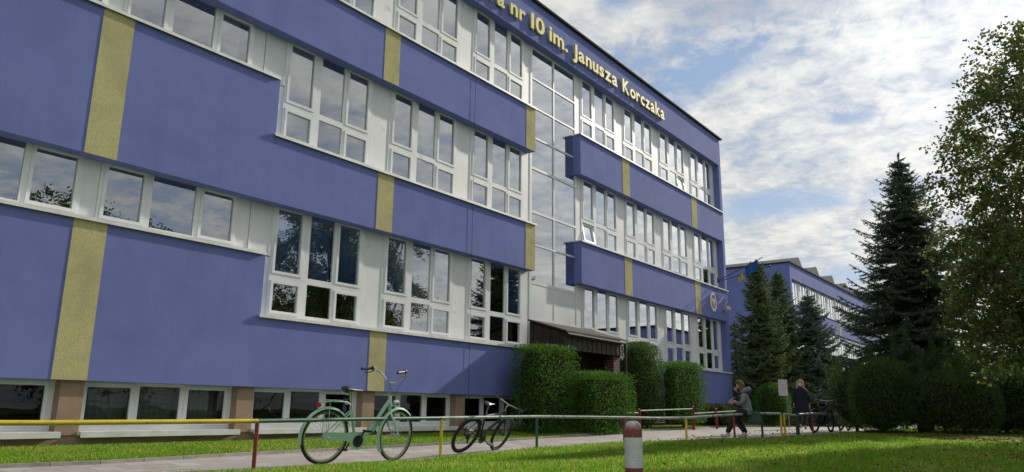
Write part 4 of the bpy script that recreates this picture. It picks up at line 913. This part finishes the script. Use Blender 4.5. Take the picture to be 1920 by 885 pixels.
def walker(label, loc, rz):
    js = [(0, 0, .90, (.12, .10)), (0, 0, 1.08, (.115, .09)), (0, 0, 1.30, (.135, .095)), (0, 0, 1.40, (.055, .05)), (.01, 0, 1.45, (.045, .045))]; es = [(0, 1), (1, 2), (2, 3), (3, 4)]; k_ = 4
    for dx, z, rr in ((.01, 1.475, (.05, .06)), (.005, 1.55, (.074, .088)), (-.005, 1.61, (.068, .08)), (-.01, 1.645, (.03, .035))): js.append((dx, 0, z, rr)); es.append((k_, len(js) - 1)); k_ = len(js) - 1
    js.append((.10, 0, 1.535, (.012, .014))); es.append((6, len(js) - 1))
    for s_, dx in ((1, -.08), (-1, .10)):
        w_ = chain(js, es, 2, [(0, .17 * s_, 1.33, .05), (dx * .4 - .02, .24 * s_, 1.08, .042), (dx, .255 * s_, .84, .026)]); hand(js, es, w_, (.15, 0, -1), (1, 0, 0), (0, .3 * s_, 0))
    for s_, kx, fx, fz in ((1, .10, .20, .07), (-1, -.02, -.16, .10)):
        chain(js, es, 0, [(0, .09 * s_, .84, .09), (kx, .09 * s_, .48, .058), (fx, .08 * s_, fz + .03, .03), (fx + .08, .08 * s_, fz - .035, .014)])
    b = skin('person', js, es, M['skin'], None); tag(b, label, 'person'); b.location = loc; b.rotation_euler = (0, 0, rz)
    mb = MB(); prof = [(.0, 1.44), (.065, 1.43), (.13, 1.385), (.185, 1.33), (.19, 1.2), (.175, 1.08), (.195, .92), (.235, .70), (.265, .50), (.25, .49)]; mb.lathe([(r_, z) for r_, z in prof], (0, 0, 0), 'z', 28); mb.v = [(x * .68, y * 1.12, z) for x, y, z in mb.v]; mb.build('coat', M['darkcoat'], b, True)
    for s_, dx in ((1, -.08), (-1, .10)): skin('coat_sleeve', [(0, .15 * s_, 1.34, .075), (dx * .4 - .02, .25 * s_, 1.08, .066), (dx, .265 * s_, .86, .05)], [(0, 1), (1, 2)], M['darkcoat'], b)
    for s_, kx, fx, fz in ((1, .10, .20, .07), (-1, -.02, -.16, .10)):
        skin('trouser_leg', [(0, .09 * s_, .8, .10), (kx, .09 * s_, .48, .07), (fx, .08 * s_, fz + .06, .05)], [(0, 1), (1, 2)], M['leggings'], b)
        skin('shoe', [(fx - .02, .08 * s_, fz, .048), (fx + .06, .08 * s_, fz - .035, (.042, .03)), (fx + .16, .08 * s_, fz - .05, (.034, .02))], [(0, 1), (1, 2)], M['leggings'], b)
    skin('hair', [(.06, .10, 1.35, .035), (.04, .105, 1.46, .035), (.02, .09, 1.57, .036), (.0, .045, 1.655, .036), (.0, -.045, 1.655, .036), (.02, -.09, 1.57, .036), (.04, -.105, 1.46, .035), (.06, -.10, 1.35, .035)], [(i, i + 1) for i in range(7)], M['fairhair'], b, 3)
    skin('hood', [(-.05, 0, 1.42, (.10, .07)), (-.05, 0, 1.55, (.105, .09)), (-.03, 0, 1.63, (.08, .07))], [(0, 1), (1, 2)], M['darkcoat'], b)
    mb = MB(); mb.ellipsoid((.055, 0, 1.50), (.05, .065, .052), 14, 8); mb.build('face_mask', M['mask'], b, True)
    return b
walker('woman in a long dark coat and white face mask walking towards the camera', (27.3, 7.93, zf(27.3, 7.93)), math.atan2(-7.93, -27.3))

# ------------------------------------------------------------------ notice board
nb_ = empty('notice_sign', (28.60, 8.80, zf(28.6, 8.8)), 'white notice sign on a thin grey pole beside the ball shaped bush', 'sign')
mb = MB(); mb.tube([(0, 0, -.05), (0, 0, 1.55)], .022, 8); mb.build('pole', M['alu'], nb_, True)
fr_ = Matrix.Rotation(math.atan2(.32, .95) + R(-90) + R(8), 4, 'Z')
mb = MB(); mb.box(-.29, .02, -.045, -.03, 1.16, 1.73, fr_); mb.build('board', M['enamel'], nb_)
M['ink'] = mat('dark_print', (.12, .12, .13), .7)
mb = MB(); rr = random.Random(3)
for i in range(9):
    z = 1.69 - i * .057
    x = -.26
    while x < -.05:
        w_ = rr.uniform(.03, .06); mb.box(x, min(x + w_, -.01), -.0475, -.0452, z - .018, z, fr_); x += w_ + .018
mb.build('printed_lines', M['ink'], nb_)
# ------------------------------------------------------------------ vegetation
def unit(v): return v / np.maximum(np.linalg.norm(v, axis=1, keepdims=True), 1e-9)
def cards(C, D, N, L, W):
    """diamond leaves: centre C, long axis D, normal N, length L, width W (arrays)"""
    D = unit(D); Sd = unit(np.cross(D, N)); L = np.asarray(L)[:, None] * .5; W = np.asarray(W)[:, None] * .5
    V = np.stack([C - D * L, C + Sd * W - D * L * .1, C + D * L, C - Sd * W - D * L * .1], 1).reshape(-1, 3)
    F = np.arange(len(V), dtype=np.int32).reshape(-1, 4); return V, F
def rdir(n, rng): return unit(rng.normal(size=(n, 3)))
def broadleaf(name, base, label, group, centre, rad, nclump, per, seed, leafm='leaf', lsize=.075, trunk_r=.22, lean=(0, 0), gap=.15, extra=()):
    rng = np.random.default_rng(seed); root = empty(name, base, label, 'tree', group)
    c = np.array(centre) - np.array(base); rad = np.array(rad); ph = rng.uniform(0, 6.28, (6, 3)); fq = rng.uniform(1.5, 4.5, (6, 3))
    def lump(d): return 1 + .20 * sum(np.sin(d @ fq[i] + ph[i, 0]) for i in range(3)) / 1.6
    P = []
    while len(P) < nclump:
        d = rdir(nclump, rng); r_ = rng.uniform(0, 1, nclump) ** .42
        q = c + d * (r_ * lump(d))[:, None] * rad
        g_ = sum(np.sin(q @ (fq[i] * .7) + ph[i, 1]) for i in range(6)) / 6
        keep = (g_ > -gap - .05) & (q[:, 2] > .9)
        P += list(q[keep])
    P = P[:nclump]
    for (ec, er, en) in extra:
        d = rdir(en, rng); q = (np.array(ec) - np.array(base)) + d * (rng.uniform(0, 1, en) ** .4)[:, None] * np.array(er); g_ = sum(np.sin(q @ (fq[i] * 1.2) + ph[i, 1]) for i in range(6)) / 6; P += list(q[g_ > -.25])
    P = np.array(P)
    # limbs
    mb = MB(); top = Vector((c[0] * .9 + lean[0], c[1] * .9 + lean[1], c[2] + rad[2] * .75))
    trunk = [Vector((0, 0, -.1)), Vector((c[0] * .1, c[1] * .1, c[2] * .30)), Vector((c[0] * .45, c[1] * .45, c[2] * .75)), top * .85 + Vector((0, 0, .3)), top]
    mb.tube([tuple(p) for p in trunk], [trunk_r * 1.25, trunk_r, trunk_r * .7, trunk_r * .3, .02], 12)
    limbs = []
    for i in range(22):
        f = rng.uniform(.25, .95); zi = f * (len(trunk) - 1); a = trunk[int(zi)].lerp(trunk[min(int(zi) + 1, 4)], zi - int(zi))
        e = Vector(P[rng.integers(len(P))]); mid = a.lerp(e, .5) + Vector((0, 0, rng.uniform(.1, .6)))
        pts = [a, a.lerp(mid, .5) + Vector((0, 0, .1)), mid, mid.lerp(e, .6) + Vector((0, 0, .08)), e]; mb.tube([tuple(p) for p in pts], [trunk_r * .42, trunk_r * .33, trunk_r * .22, trunk_r * .12, .008], 6, cap=False); limbs += pts[1:]
    LP = np.array([tuple(p) for p in limbs])
    Cs, Ds, Ns, Ls = [], [], [], []
    for i, p in enumerate(P):
        j = np.argmin(np.linalg.norm(LP - p, axis=1)); a = LP[j]; out = p - a; ln = np.linalg.norm(out) + 1e-6
        m_ = (a + p) / 2 + np.array([0, 0, .08 * ln])
        if i % 2 == 0: mb.tube([tuple(a), tuple(m_), tuple(p)], [.018, .011, .004], 4, cap=False)
        od = unit(((p - c) / rad + rng.normal(size=3) * .35 + np.array([0, 0, -.15]))[None])[0]
        # a few leafy shoots through this clump
        k = 3; n = per // k
        for s_ in range(k):
            dd = unit((od + rng.normal(size=3) * .75)[None])[0]; l_ = rng.uniform(.25, .75); t_ = rng.uniform(-.3, 1, n)[:, None]
            q = p + dd * t_ * l_ + np.array([0, 0, -.18]) * (t_ ** 2) * l_ + rng.normal(size=(n, 3)) * .07
            Cs.append(q); Ds.append(dd + rng.normal(size=(n, 3)) * .8 + np.array([0, 0, -.4])); Ns.append(rng.normal(size=(n, 3)) + np.array([0, 0, .8])); Ls.append(rng.uniform(.7, 1.25, n) * lsize)
    C_, D_, N_, L_ = map(np.concatenate, (Cs, Ds, Ns, Ls)); V, F = cards(C_, D_, N_, L_, L_ * .72)
    mb.build('trunk', M['bark'], root, True); npmesh('crown', V, F, M[leafm], root)
    return root
def conifer(name, base, label, H, Rm, seed, leafm='spruce', z0=.3, dens=1.0, step=.22, power=1.0, droop=.28, needle=.055, group=None, full=1.0):
    rng = np.random.default_rng(seed); root = empty(name, base, label, 'tree', group); mb = MB()
    mb.tube([(0, 0, -.1), (0, 0, H * .5), (0, 0, H)], [.022 * H, .013 * H, .006], 10)
    Cs, Ds, Ls = [], [], []
    z = z0
    def needles(a, b, n):
        t_ = rng.uniform(0, 1, n)[:, None]; d = b - a; q = a + d * t_
        Cs.append(q + rng.normal(size=(n, 3)) * .014); Ds.append(unit(d[None]) * .9 + rng.normal(size=(n, 3)) * .75); Ls.append(rng.uniform(.7, 1.3, n) * needle)
    while z < H - .12:
        f = 1 - (z - z0) / (H - z0); nb = int(rng.integers(6, 9)); off = rng.uniform(0, 6.28)
        for b in range(nb):
            L = Rm * (f ** power) * rng.uniform(.68, 1.16) * (1.0 if f > .06 else 1) + .10; a_ = off + b * 6.283 / nb + rng.normal() * .2; zz = z + rng.normal() * .07
            dx, dy = math.cos(a_), math.sin(a_); rise = .35 * (1 - f) * L
            def pt(s_): # arch down then tip up
                h = -droop * L * math.sin(s_ * 2.4) + rise * s_ + .10 * L * max(0, s_ - .6)
                return np.array([dx * L * s_, dy * L * s_, zz + h])
            ks = max(3, int(L / .16)); pts = [pt(i / ks) for i in range(ks + 1)]
            mb.tube([tuple(p) for p in pts], [max(.004, .012 * L * (1 - i / (ks + .5)) + .003) for i in range(ks + 1)], 4, cap=False)
            for i in range(ks):
                needles(pts[i], pts[i + 1], int(18 * dens * full))
                s_ = (i + .5) / ks
                if L < .25: continue
                for sd in (1, -1):
                    tl = (.42 * L * (1 - s_) + .10) * rng.uniform(.7, 1.2); tl = min(tl, .62); an = a_ + sd * rng.uniform(.6, 1.0)
                    e = pts[i] + np.array([math.cos(an) * tl, math.sin(an) * tl, -.22 * tl + rng.normal() * .03]); n_ = int(tl * 95 * dens)
                    needles(pts[i], e, max(3, n_))
                    if tl > .3:
                        m_ = (pts[i] + e) / 2
                        for s2 in (1, -1):
                            an2 = an + s2 * .8; e2 = m_ + np.array([math.cos(an2) * tl * .4, math.sin(an2) * tl * .4, -.12 * tl]); needles(m_, e2, int(tl * 34 * dens))
        z += step * (.65 + .5 * f)
    needles(np.array([0, 0, H - .5]), np.array([0, 0, H + .12]), int(120 * dens))
    C_, D_, L_ = map(np.concatenate, (Cs, Ds, Ls)); N_ = rng.normal(size=C_.shape); V, F = cards(C_, D_, N_, L_, L_ * .30)
    mb.build('trunk', M['bark'], root, True); npmesh('crown', V, F, M[leafm], root); return root
def clipped(name, base, label, parts, seed, leafm='thuja', per_area=1500, size=.05, asp=.4, cat='hedge', group=None, spikes=None, rough=.05, trunkless=True):
    """parts: (centre (rel), half sizes, exponent)"""
    rng = np.random.default_rng(seed); root = empty(name, base, label, cat, group); Cs, Ds, Ns, Ls = [], [], [], []
    for ci, (c, h, p) in enumerate(parts):
        c = np.array(c); h = np.array(h); area = 4 * math.pi * ((((h[0] * h[1]) ** 1.6 + (h[0] * h[2]) ** 1.6 + (h[1] * h[2]) ** 1.6) / 3) ** (1 / 1.6)) * (1.25 if p > 3 else 1); n = int(area * per_area)
        d = rdir(n, rng); r_ = (np.abs(d) ** p).sum(1) ** (-1 / p); q = d * r_[:, None]
        nrm = unit(np.sign(q) * np.abs(q) ** (p - 1) / h); fr = rng.uniform(1.5, 5, (5, 3)); pp = rng.uniform(0, 6, 5)
        w = q * h; bump = sum(np.sin(w @ fr[i] * 2.2 + pp[i]) for i in range(5)) / 5
        depth = -rng.uniform(0, 1, n) ** 1.6 * .22 + bump * rough + .02 + (rng.uniform(0, 1, n) < .06) * rng.uniform(0, .09, n)
        Cs.append(c + w + nrm * depth[:, None]); Ds.append(nrm * .8 + rng.normal(size=(n, 3)) * .6 + np.array([0, 0, .5])); Ns.append(nrm + rng.normal(size=(n, 3)) * .9); Ls.append(rng.uniform(.6, 1.5, n) * size)
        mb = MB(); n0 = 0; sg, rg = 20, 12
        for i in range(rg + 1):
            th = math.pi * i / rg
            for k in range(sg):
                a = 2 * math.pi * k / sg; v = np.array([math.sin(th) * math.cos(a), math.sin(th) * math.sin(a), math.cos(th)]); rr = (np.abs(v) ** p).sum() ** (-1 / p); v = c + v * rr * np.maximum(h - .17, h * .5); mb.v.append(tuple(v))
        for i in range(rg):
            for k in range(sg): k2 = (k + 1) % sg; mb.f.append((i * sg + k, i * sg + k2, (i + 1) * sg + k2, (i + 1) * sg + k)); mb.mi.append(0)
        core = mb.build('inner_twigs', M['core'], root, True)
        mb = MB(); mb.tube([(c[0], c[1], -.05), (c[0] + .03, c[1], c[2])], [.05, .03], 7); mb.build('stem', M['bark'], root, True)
    if spikes:
        for (a, e, wd, n) in spikes:
            a = np.array(a); e = np.array(e); t_ = rng.uniform(0, 1, n) ** .8; q = a + (e - a) * t_[:, None]; ax = unit((e - a)[None])[0]
            sp = (1 - t_) * wd + .015; rd = rng.normal(size=(n, 3)); Cs.append(q + rd * sp[:, None]); Ds.append(ax * 1.2 + unit(rd) * .7); Ns.append(rng.normal(size=(n, 3))); Ls.append(rng.uniform(.6, 1.4, n) * size)
    C_, D_, N_, L_ = map(np.concatenate, (Cs, Ds, Ns, Ls)); V, F = cards(C_, D_, N_, L_, L_ * asp); npmesh('foliage', V, F, M[leafm], root); return root
def B(x, y): return (x, y, zf(x, y))
# hedges and bushes in front of the school
clipped('clipped_hedge', B(15.85, 10.80), 'tall square clipped green hedge left of the school entrance', [((0, 0, 1.08), (.82, .55, 1.05), 14)], 1, per_area=1700)
clipped('clipped_hedge', B(17.5, 10.12), 'lower clipped green hedge with a lit right side before the entrance canopy', [((0, 0, .78), (1.05, .48, .76), 12)], 2, per_area=1800)
clipped('round_bush', B(21.35, 11.0), 'tall rounded dark green bush right of the entrance canopy', [((0, 0, 1.36), (.82, .62, 1.26), 3.2)], 3, 'yew', 1700, .045, .4, 'bush')
clipped('clipped_hedge', B(23.3, 10.5), 'square clipped hedge between the round bush and the building corner', [((0, 0, 1.15), (1.12, .42, .93), 12)], 4, per_area=1600)
clipped('low_shrub', B(27.2, 10.75), 'low spreading leafy shrub at the corner of the blue building', [((-.5, 0, .42), (.75, .5, .34), 2.3), ((.4, .1, .40), (.8, .5, .30), 2.3)], 5, 'leaf2', 900, .09, .6, 'bush')
clipped('round_bush', B(30.75, 10.05), 'small ball shaped bush behind the seated woman', [((0, 0, .88), (.68, .68, .82), 2.3)], 6, 'thuja', 1500, .045, .4, 'bush')
clipped('round_bush', B(33.6, 10.2), 'dark green shrub behind the notice sign', [((0, 0, .95), (.9, .7, .85), 2.2)], 16, 'yew', 900, .06, .5, 'bush')
# big bushes on the lawn
def spk(cx, cy, n, rx, ry, z0, hmin, hmax, seed, lean=(0, 0)):
    rng = random.Random(seed); o = []
    for i in range(n):
        x, y = cx + rng.uniform(-rx, rx), cy + rng.uniform(-ry, ry); L = rng.uniform(hmin, hmax); o.append(((x, y, z0), (x + rng.uniform(-.25, .5) * L + lean[0], y + rng.uniform(-.4, .4) * L + lean[1], z0 + L), .10, 800))
    return o
clipped('round_bush', B(23.4, 4.62), 'big dome shaped dark bush at the edge of the lawn', [((0, 0, 1.02), (.80, .84, 1.06), 2.3)], 7, 'yew', 1900, .042, .38, 'bush')
clipped('juniper_bush', B(25.3, 5.75), 'loose juniper bush left of the dome shaped bush', [((0, 0, .95), (.7, .75, .85), 2.2), ((.5, -.6, 1.1), (.6, .7, .9), 2.2)], 8, 'juniper', 1500, .055, .3, 'bush', spikes=spk(0, 0, 12, .6, .6, 1.3, .5, 1.0, 3))
clipped('juniper_bush', B(25.0, 3.6), 'wide juniper bush with spiky upright shoots behind the dome shaped bush', [((0, .4, 1.15), (.8, .9, 1.05), 2.2), ((.2, -.7, 1.0), (.8, .8, .95), 2.2)], 9, 'juniper', 1300, .055, .3, 'bush', spikes=spk(0, .2, 30, .7, 1.4, 1.75, .6, 1.25, 5))
clipped('juniper_bush', B(23.9, 3.1), 'dark spreading juniper in the middle of the row of bushes', [((0, .1, .9), (.75, .85, .85), 2.2), ((.3, -.7, .8), (.8, .6, .8), 2.2)], 10, 'juniper', 1600, .05, .3, 'bush', spikes=spk(0, -.2, 26, .6, 1.1, 1.35, .5, 1.1, 6))
clipped('dark_shrub', B(25.4, 1.9), 'broad dark shrub under the leafy tree at the right edge', [((0, 0, .95), (.9, 1.0, .95), 2.3), ((.3, -1.3, .9), (.9, 1.1, .95), 2.3)], 11, 'yew', 1300, .055, .45, 'bush')
clipped('dark_shrub', B(27.8, 1.2), 'tall dark shrub furthest back under the leafy tree', [((0, 0, 1.2), (1.0, 1.3, 1.15), 2.3), ((.3, -2.0, 1.1), (1.0, 1.3, 1.1), 2.3)], 12, 'yew', 900, .06, .45, 'bush')
# conifers
conifer('spruce', B(26.1, 3.95), 'tall dark spruce standing behind the big bushes', 8.65, 3.15, 21, 'spruce', 1.2, 1.7, .19, .84, .22, .062)
conifer('spruce', B(32.4, 10.9), 'slim brownish green spruce beside the corner of the building', 6.95, 1.65, 22, 'spruce2', .3, 2.0, .19, .62, needle=.075)
conifer('spruce', B(35.2, 10.9), 'slim green spruce, second from the building corner', 6.9, 1.7, 23, 'spruce2', .3, 1.8, .20, .65, needle=.08)
conifer('spruce', B(36.6, 10.0), 'bluish spruce in front of the far school wing', 6.1, 2.7, 24, 'spruce3', .3, 1.6, .20, .8, needle=.085)
conifer('spruce', B(33.9, 12.6), 'dark spruce low behind the two slim ones', 4.6, 1.5, 25, 'spruce', .3, .6, .24, .8, needle=.07)
# leafy tree at the right edge and its neighbours out of frame
broadleaf('leafy_tree', (21.6, -1.6, .2), 'large leafy tree with yellowing leaves overhanging the right edge', 'leafy trees round the lawn', (21.2, -1.2, 6.3), (3.5, 3.7, 4.7), 1250, 70, 31, 'leaf', .092, gap=-.03, extra=(((19.3, 1.0, 3.4), (1.8, 1.2, 1.9), 240), ((18.3, .3, 2.6), (1.3, .9, 1.0), 80)))
broadleaf('leafy_tree', (13.5, -6.2, 0), 'leafy tree beside the lawn, seen reflected in the lower windows', 'leafy trees round the lawn', (13.5, -6.0, 5.2), (3.6, 3.6, 3.9), 650, 60, 32, 'leaf2', .10)
far = broadleaf('leafy_tree', (-4, -17, 0), 'far leafy tree across the lawn', 'leafy trees round the lawn', (-4, -17, 4.6), (3.4, 3.4, 3.4), 420, 42, 33, 'leaf2', .14)
for i, (x, y, s_) in enumerate(((4, -19, .9), (12, -21, 1.1), (20, -23, .95), (-14, -18, 1.1), (29, -22, 1.15), (38, -20, 1.0))):
    c_ = copy_tree(far); c_.location = (x, y, 0); c_.scale = (s_, s_, s_); c_.rotation_euler = (0, 0, i * 1.3)
    c_['label'] = ['far leafy tree across the lawn facing the lettered part of the school', 'tallest far leafy tree facing the school entrance', 'far leafy tree facing the building corner', 'outermost far leafy tree behind the left end of the lawn', 'far leafy tree facing the gap between both school wings', 'far leafy tree nearest to the low annex'][i]
# ------------------------------------------------------------------ grass
def blades(name, X_, Y_, H_, W_, seed, lean=.45):
    rng = np.random.default_rng(seed); n = len(X_); z = zt(X_, Y_) + .005; a = rng.uniform(0, 6.283, n); l = rng.uniform(.1, lean, n) * H_; la = rng.uniform(0, 6.283, n)
    b = np.stack([X_, Y_, z], 1); sx = np.stack([np.cos(a), np.sin(a), np.zeros(n)], 1) * (W_ / 2)[:, None]; tip = b + np.stack([np.cos(la) * l, np.sin(la) * l, H_], 1); mid = b + (tip - b) * .55 - np.stack([np.cos(la) * l, np.sin(la) * l, np.zeros(n)], 1) * .2
    V = np.stack([b - sx, b + sx, mid + sx * .8, tip, mid - sx * .8], 1).reshape(-1, 3); F = np.arange(5 * n, dtype=np.int32).reshape(-1, 5)
    return tag(npmesh(name, V, F, M['grass']), kind='stuff')
rng = np.random.default_rng(5); n = 900000
r_ = 5.5 + 27 * rng.uniform(0, 1, n) ** 1.15; th = R(0) + rng.uniform(0, 1, n) * R(70); X_ = r_ * np.cos(th); Y_ = r_ * np.sin(th); lim = np.interp(X_, [p[0] for p in LAWN], [p[1] for p in LAWN]) + rng.normal(size=n) * .035
k_ = (Y_ < lim) & (rng.uniform(0, 1, n) < .55 + .45 * np.sin(X_ * 2.1 + np.sin(Y_ * 3)) * .4); X_, Y_, r_ = X_[k_], Y_[k_], r_[k_]
H_ = rng.uniform(.03, .07, len(X_)) * (1 + .3 * np.sin(X_ * 1.7) * np.sin(Y_ * 2.3)); W_ = (.004 + .0007 * r_) 
blades('grass', X_, Y_, H_, W_, 51)
n = 130000; X_ = 3 + 27.5 * rng.uniform(0, 1, n) ** 1.4; u = rng.uniform(0, 1, n); c0 = np.interp(X_, [p[0] for p in CURB], [p[1] for p in CURB]) + .10; Y_ = c0 + (11.76 - c0) * u
blades('grass', X_, Y_, rng.uniform(.03, .065, n), np.full(n, .010) + .0004 * X_, 52)
n = 60000; X_ = rng.uniform(30.5, 46, n); c0 = np.interp(X_, [p[0] for p in CURB], [p[1] for p in CURB]) + .05; Y_ = c0 + 4.5 * rng.uniform(0, 1, n)
blades('grass', X_, Y_, rng.uniform(.05, .14, n), np.full(n, .03), 53)
# fallen leaves
M['dead'] = leafmat('fallen_leaves', (.10, .05, .02), (.30, .17, .06), .2, 3.0)
n = 2600; r_ = 8 + 17 * rng.uniform(0, 1, n) ** .8; th = R(1) + R(30) * rng.uniform(0, 1, n) ** 1.8; X_ = r_ * np.cos(th); Y_ = r_ * np.sin(th)
X2, Y2 = rng.uniform(19, 24, 3500), 2.2 + rng.normal(size=3500) * .9; X_ = np.concatenate([X_, X2]); Y_ = np.concatenate([Y_, Y2]); k_ = Y_ < 7.6; X_, Y_ = X_[k_], Y_[k_]; n = len(X_)
C_ = np.stack([X_, Y_, zt(X_, Y_) + rng.uniform(.035, .06, n)], 1); V, F = cards(C_, rng.normal(size=(n, 3)) * [1, 1, .25], np.array([0, 0, 1.]) + rng.normal(size=(n, 3)) * .35, rng.uniform(.04, .085, n), rng.uniform(.03, .055, n))
tag(npmesh('fallen_leaves', V, F, M['dead']), kind='stuff')
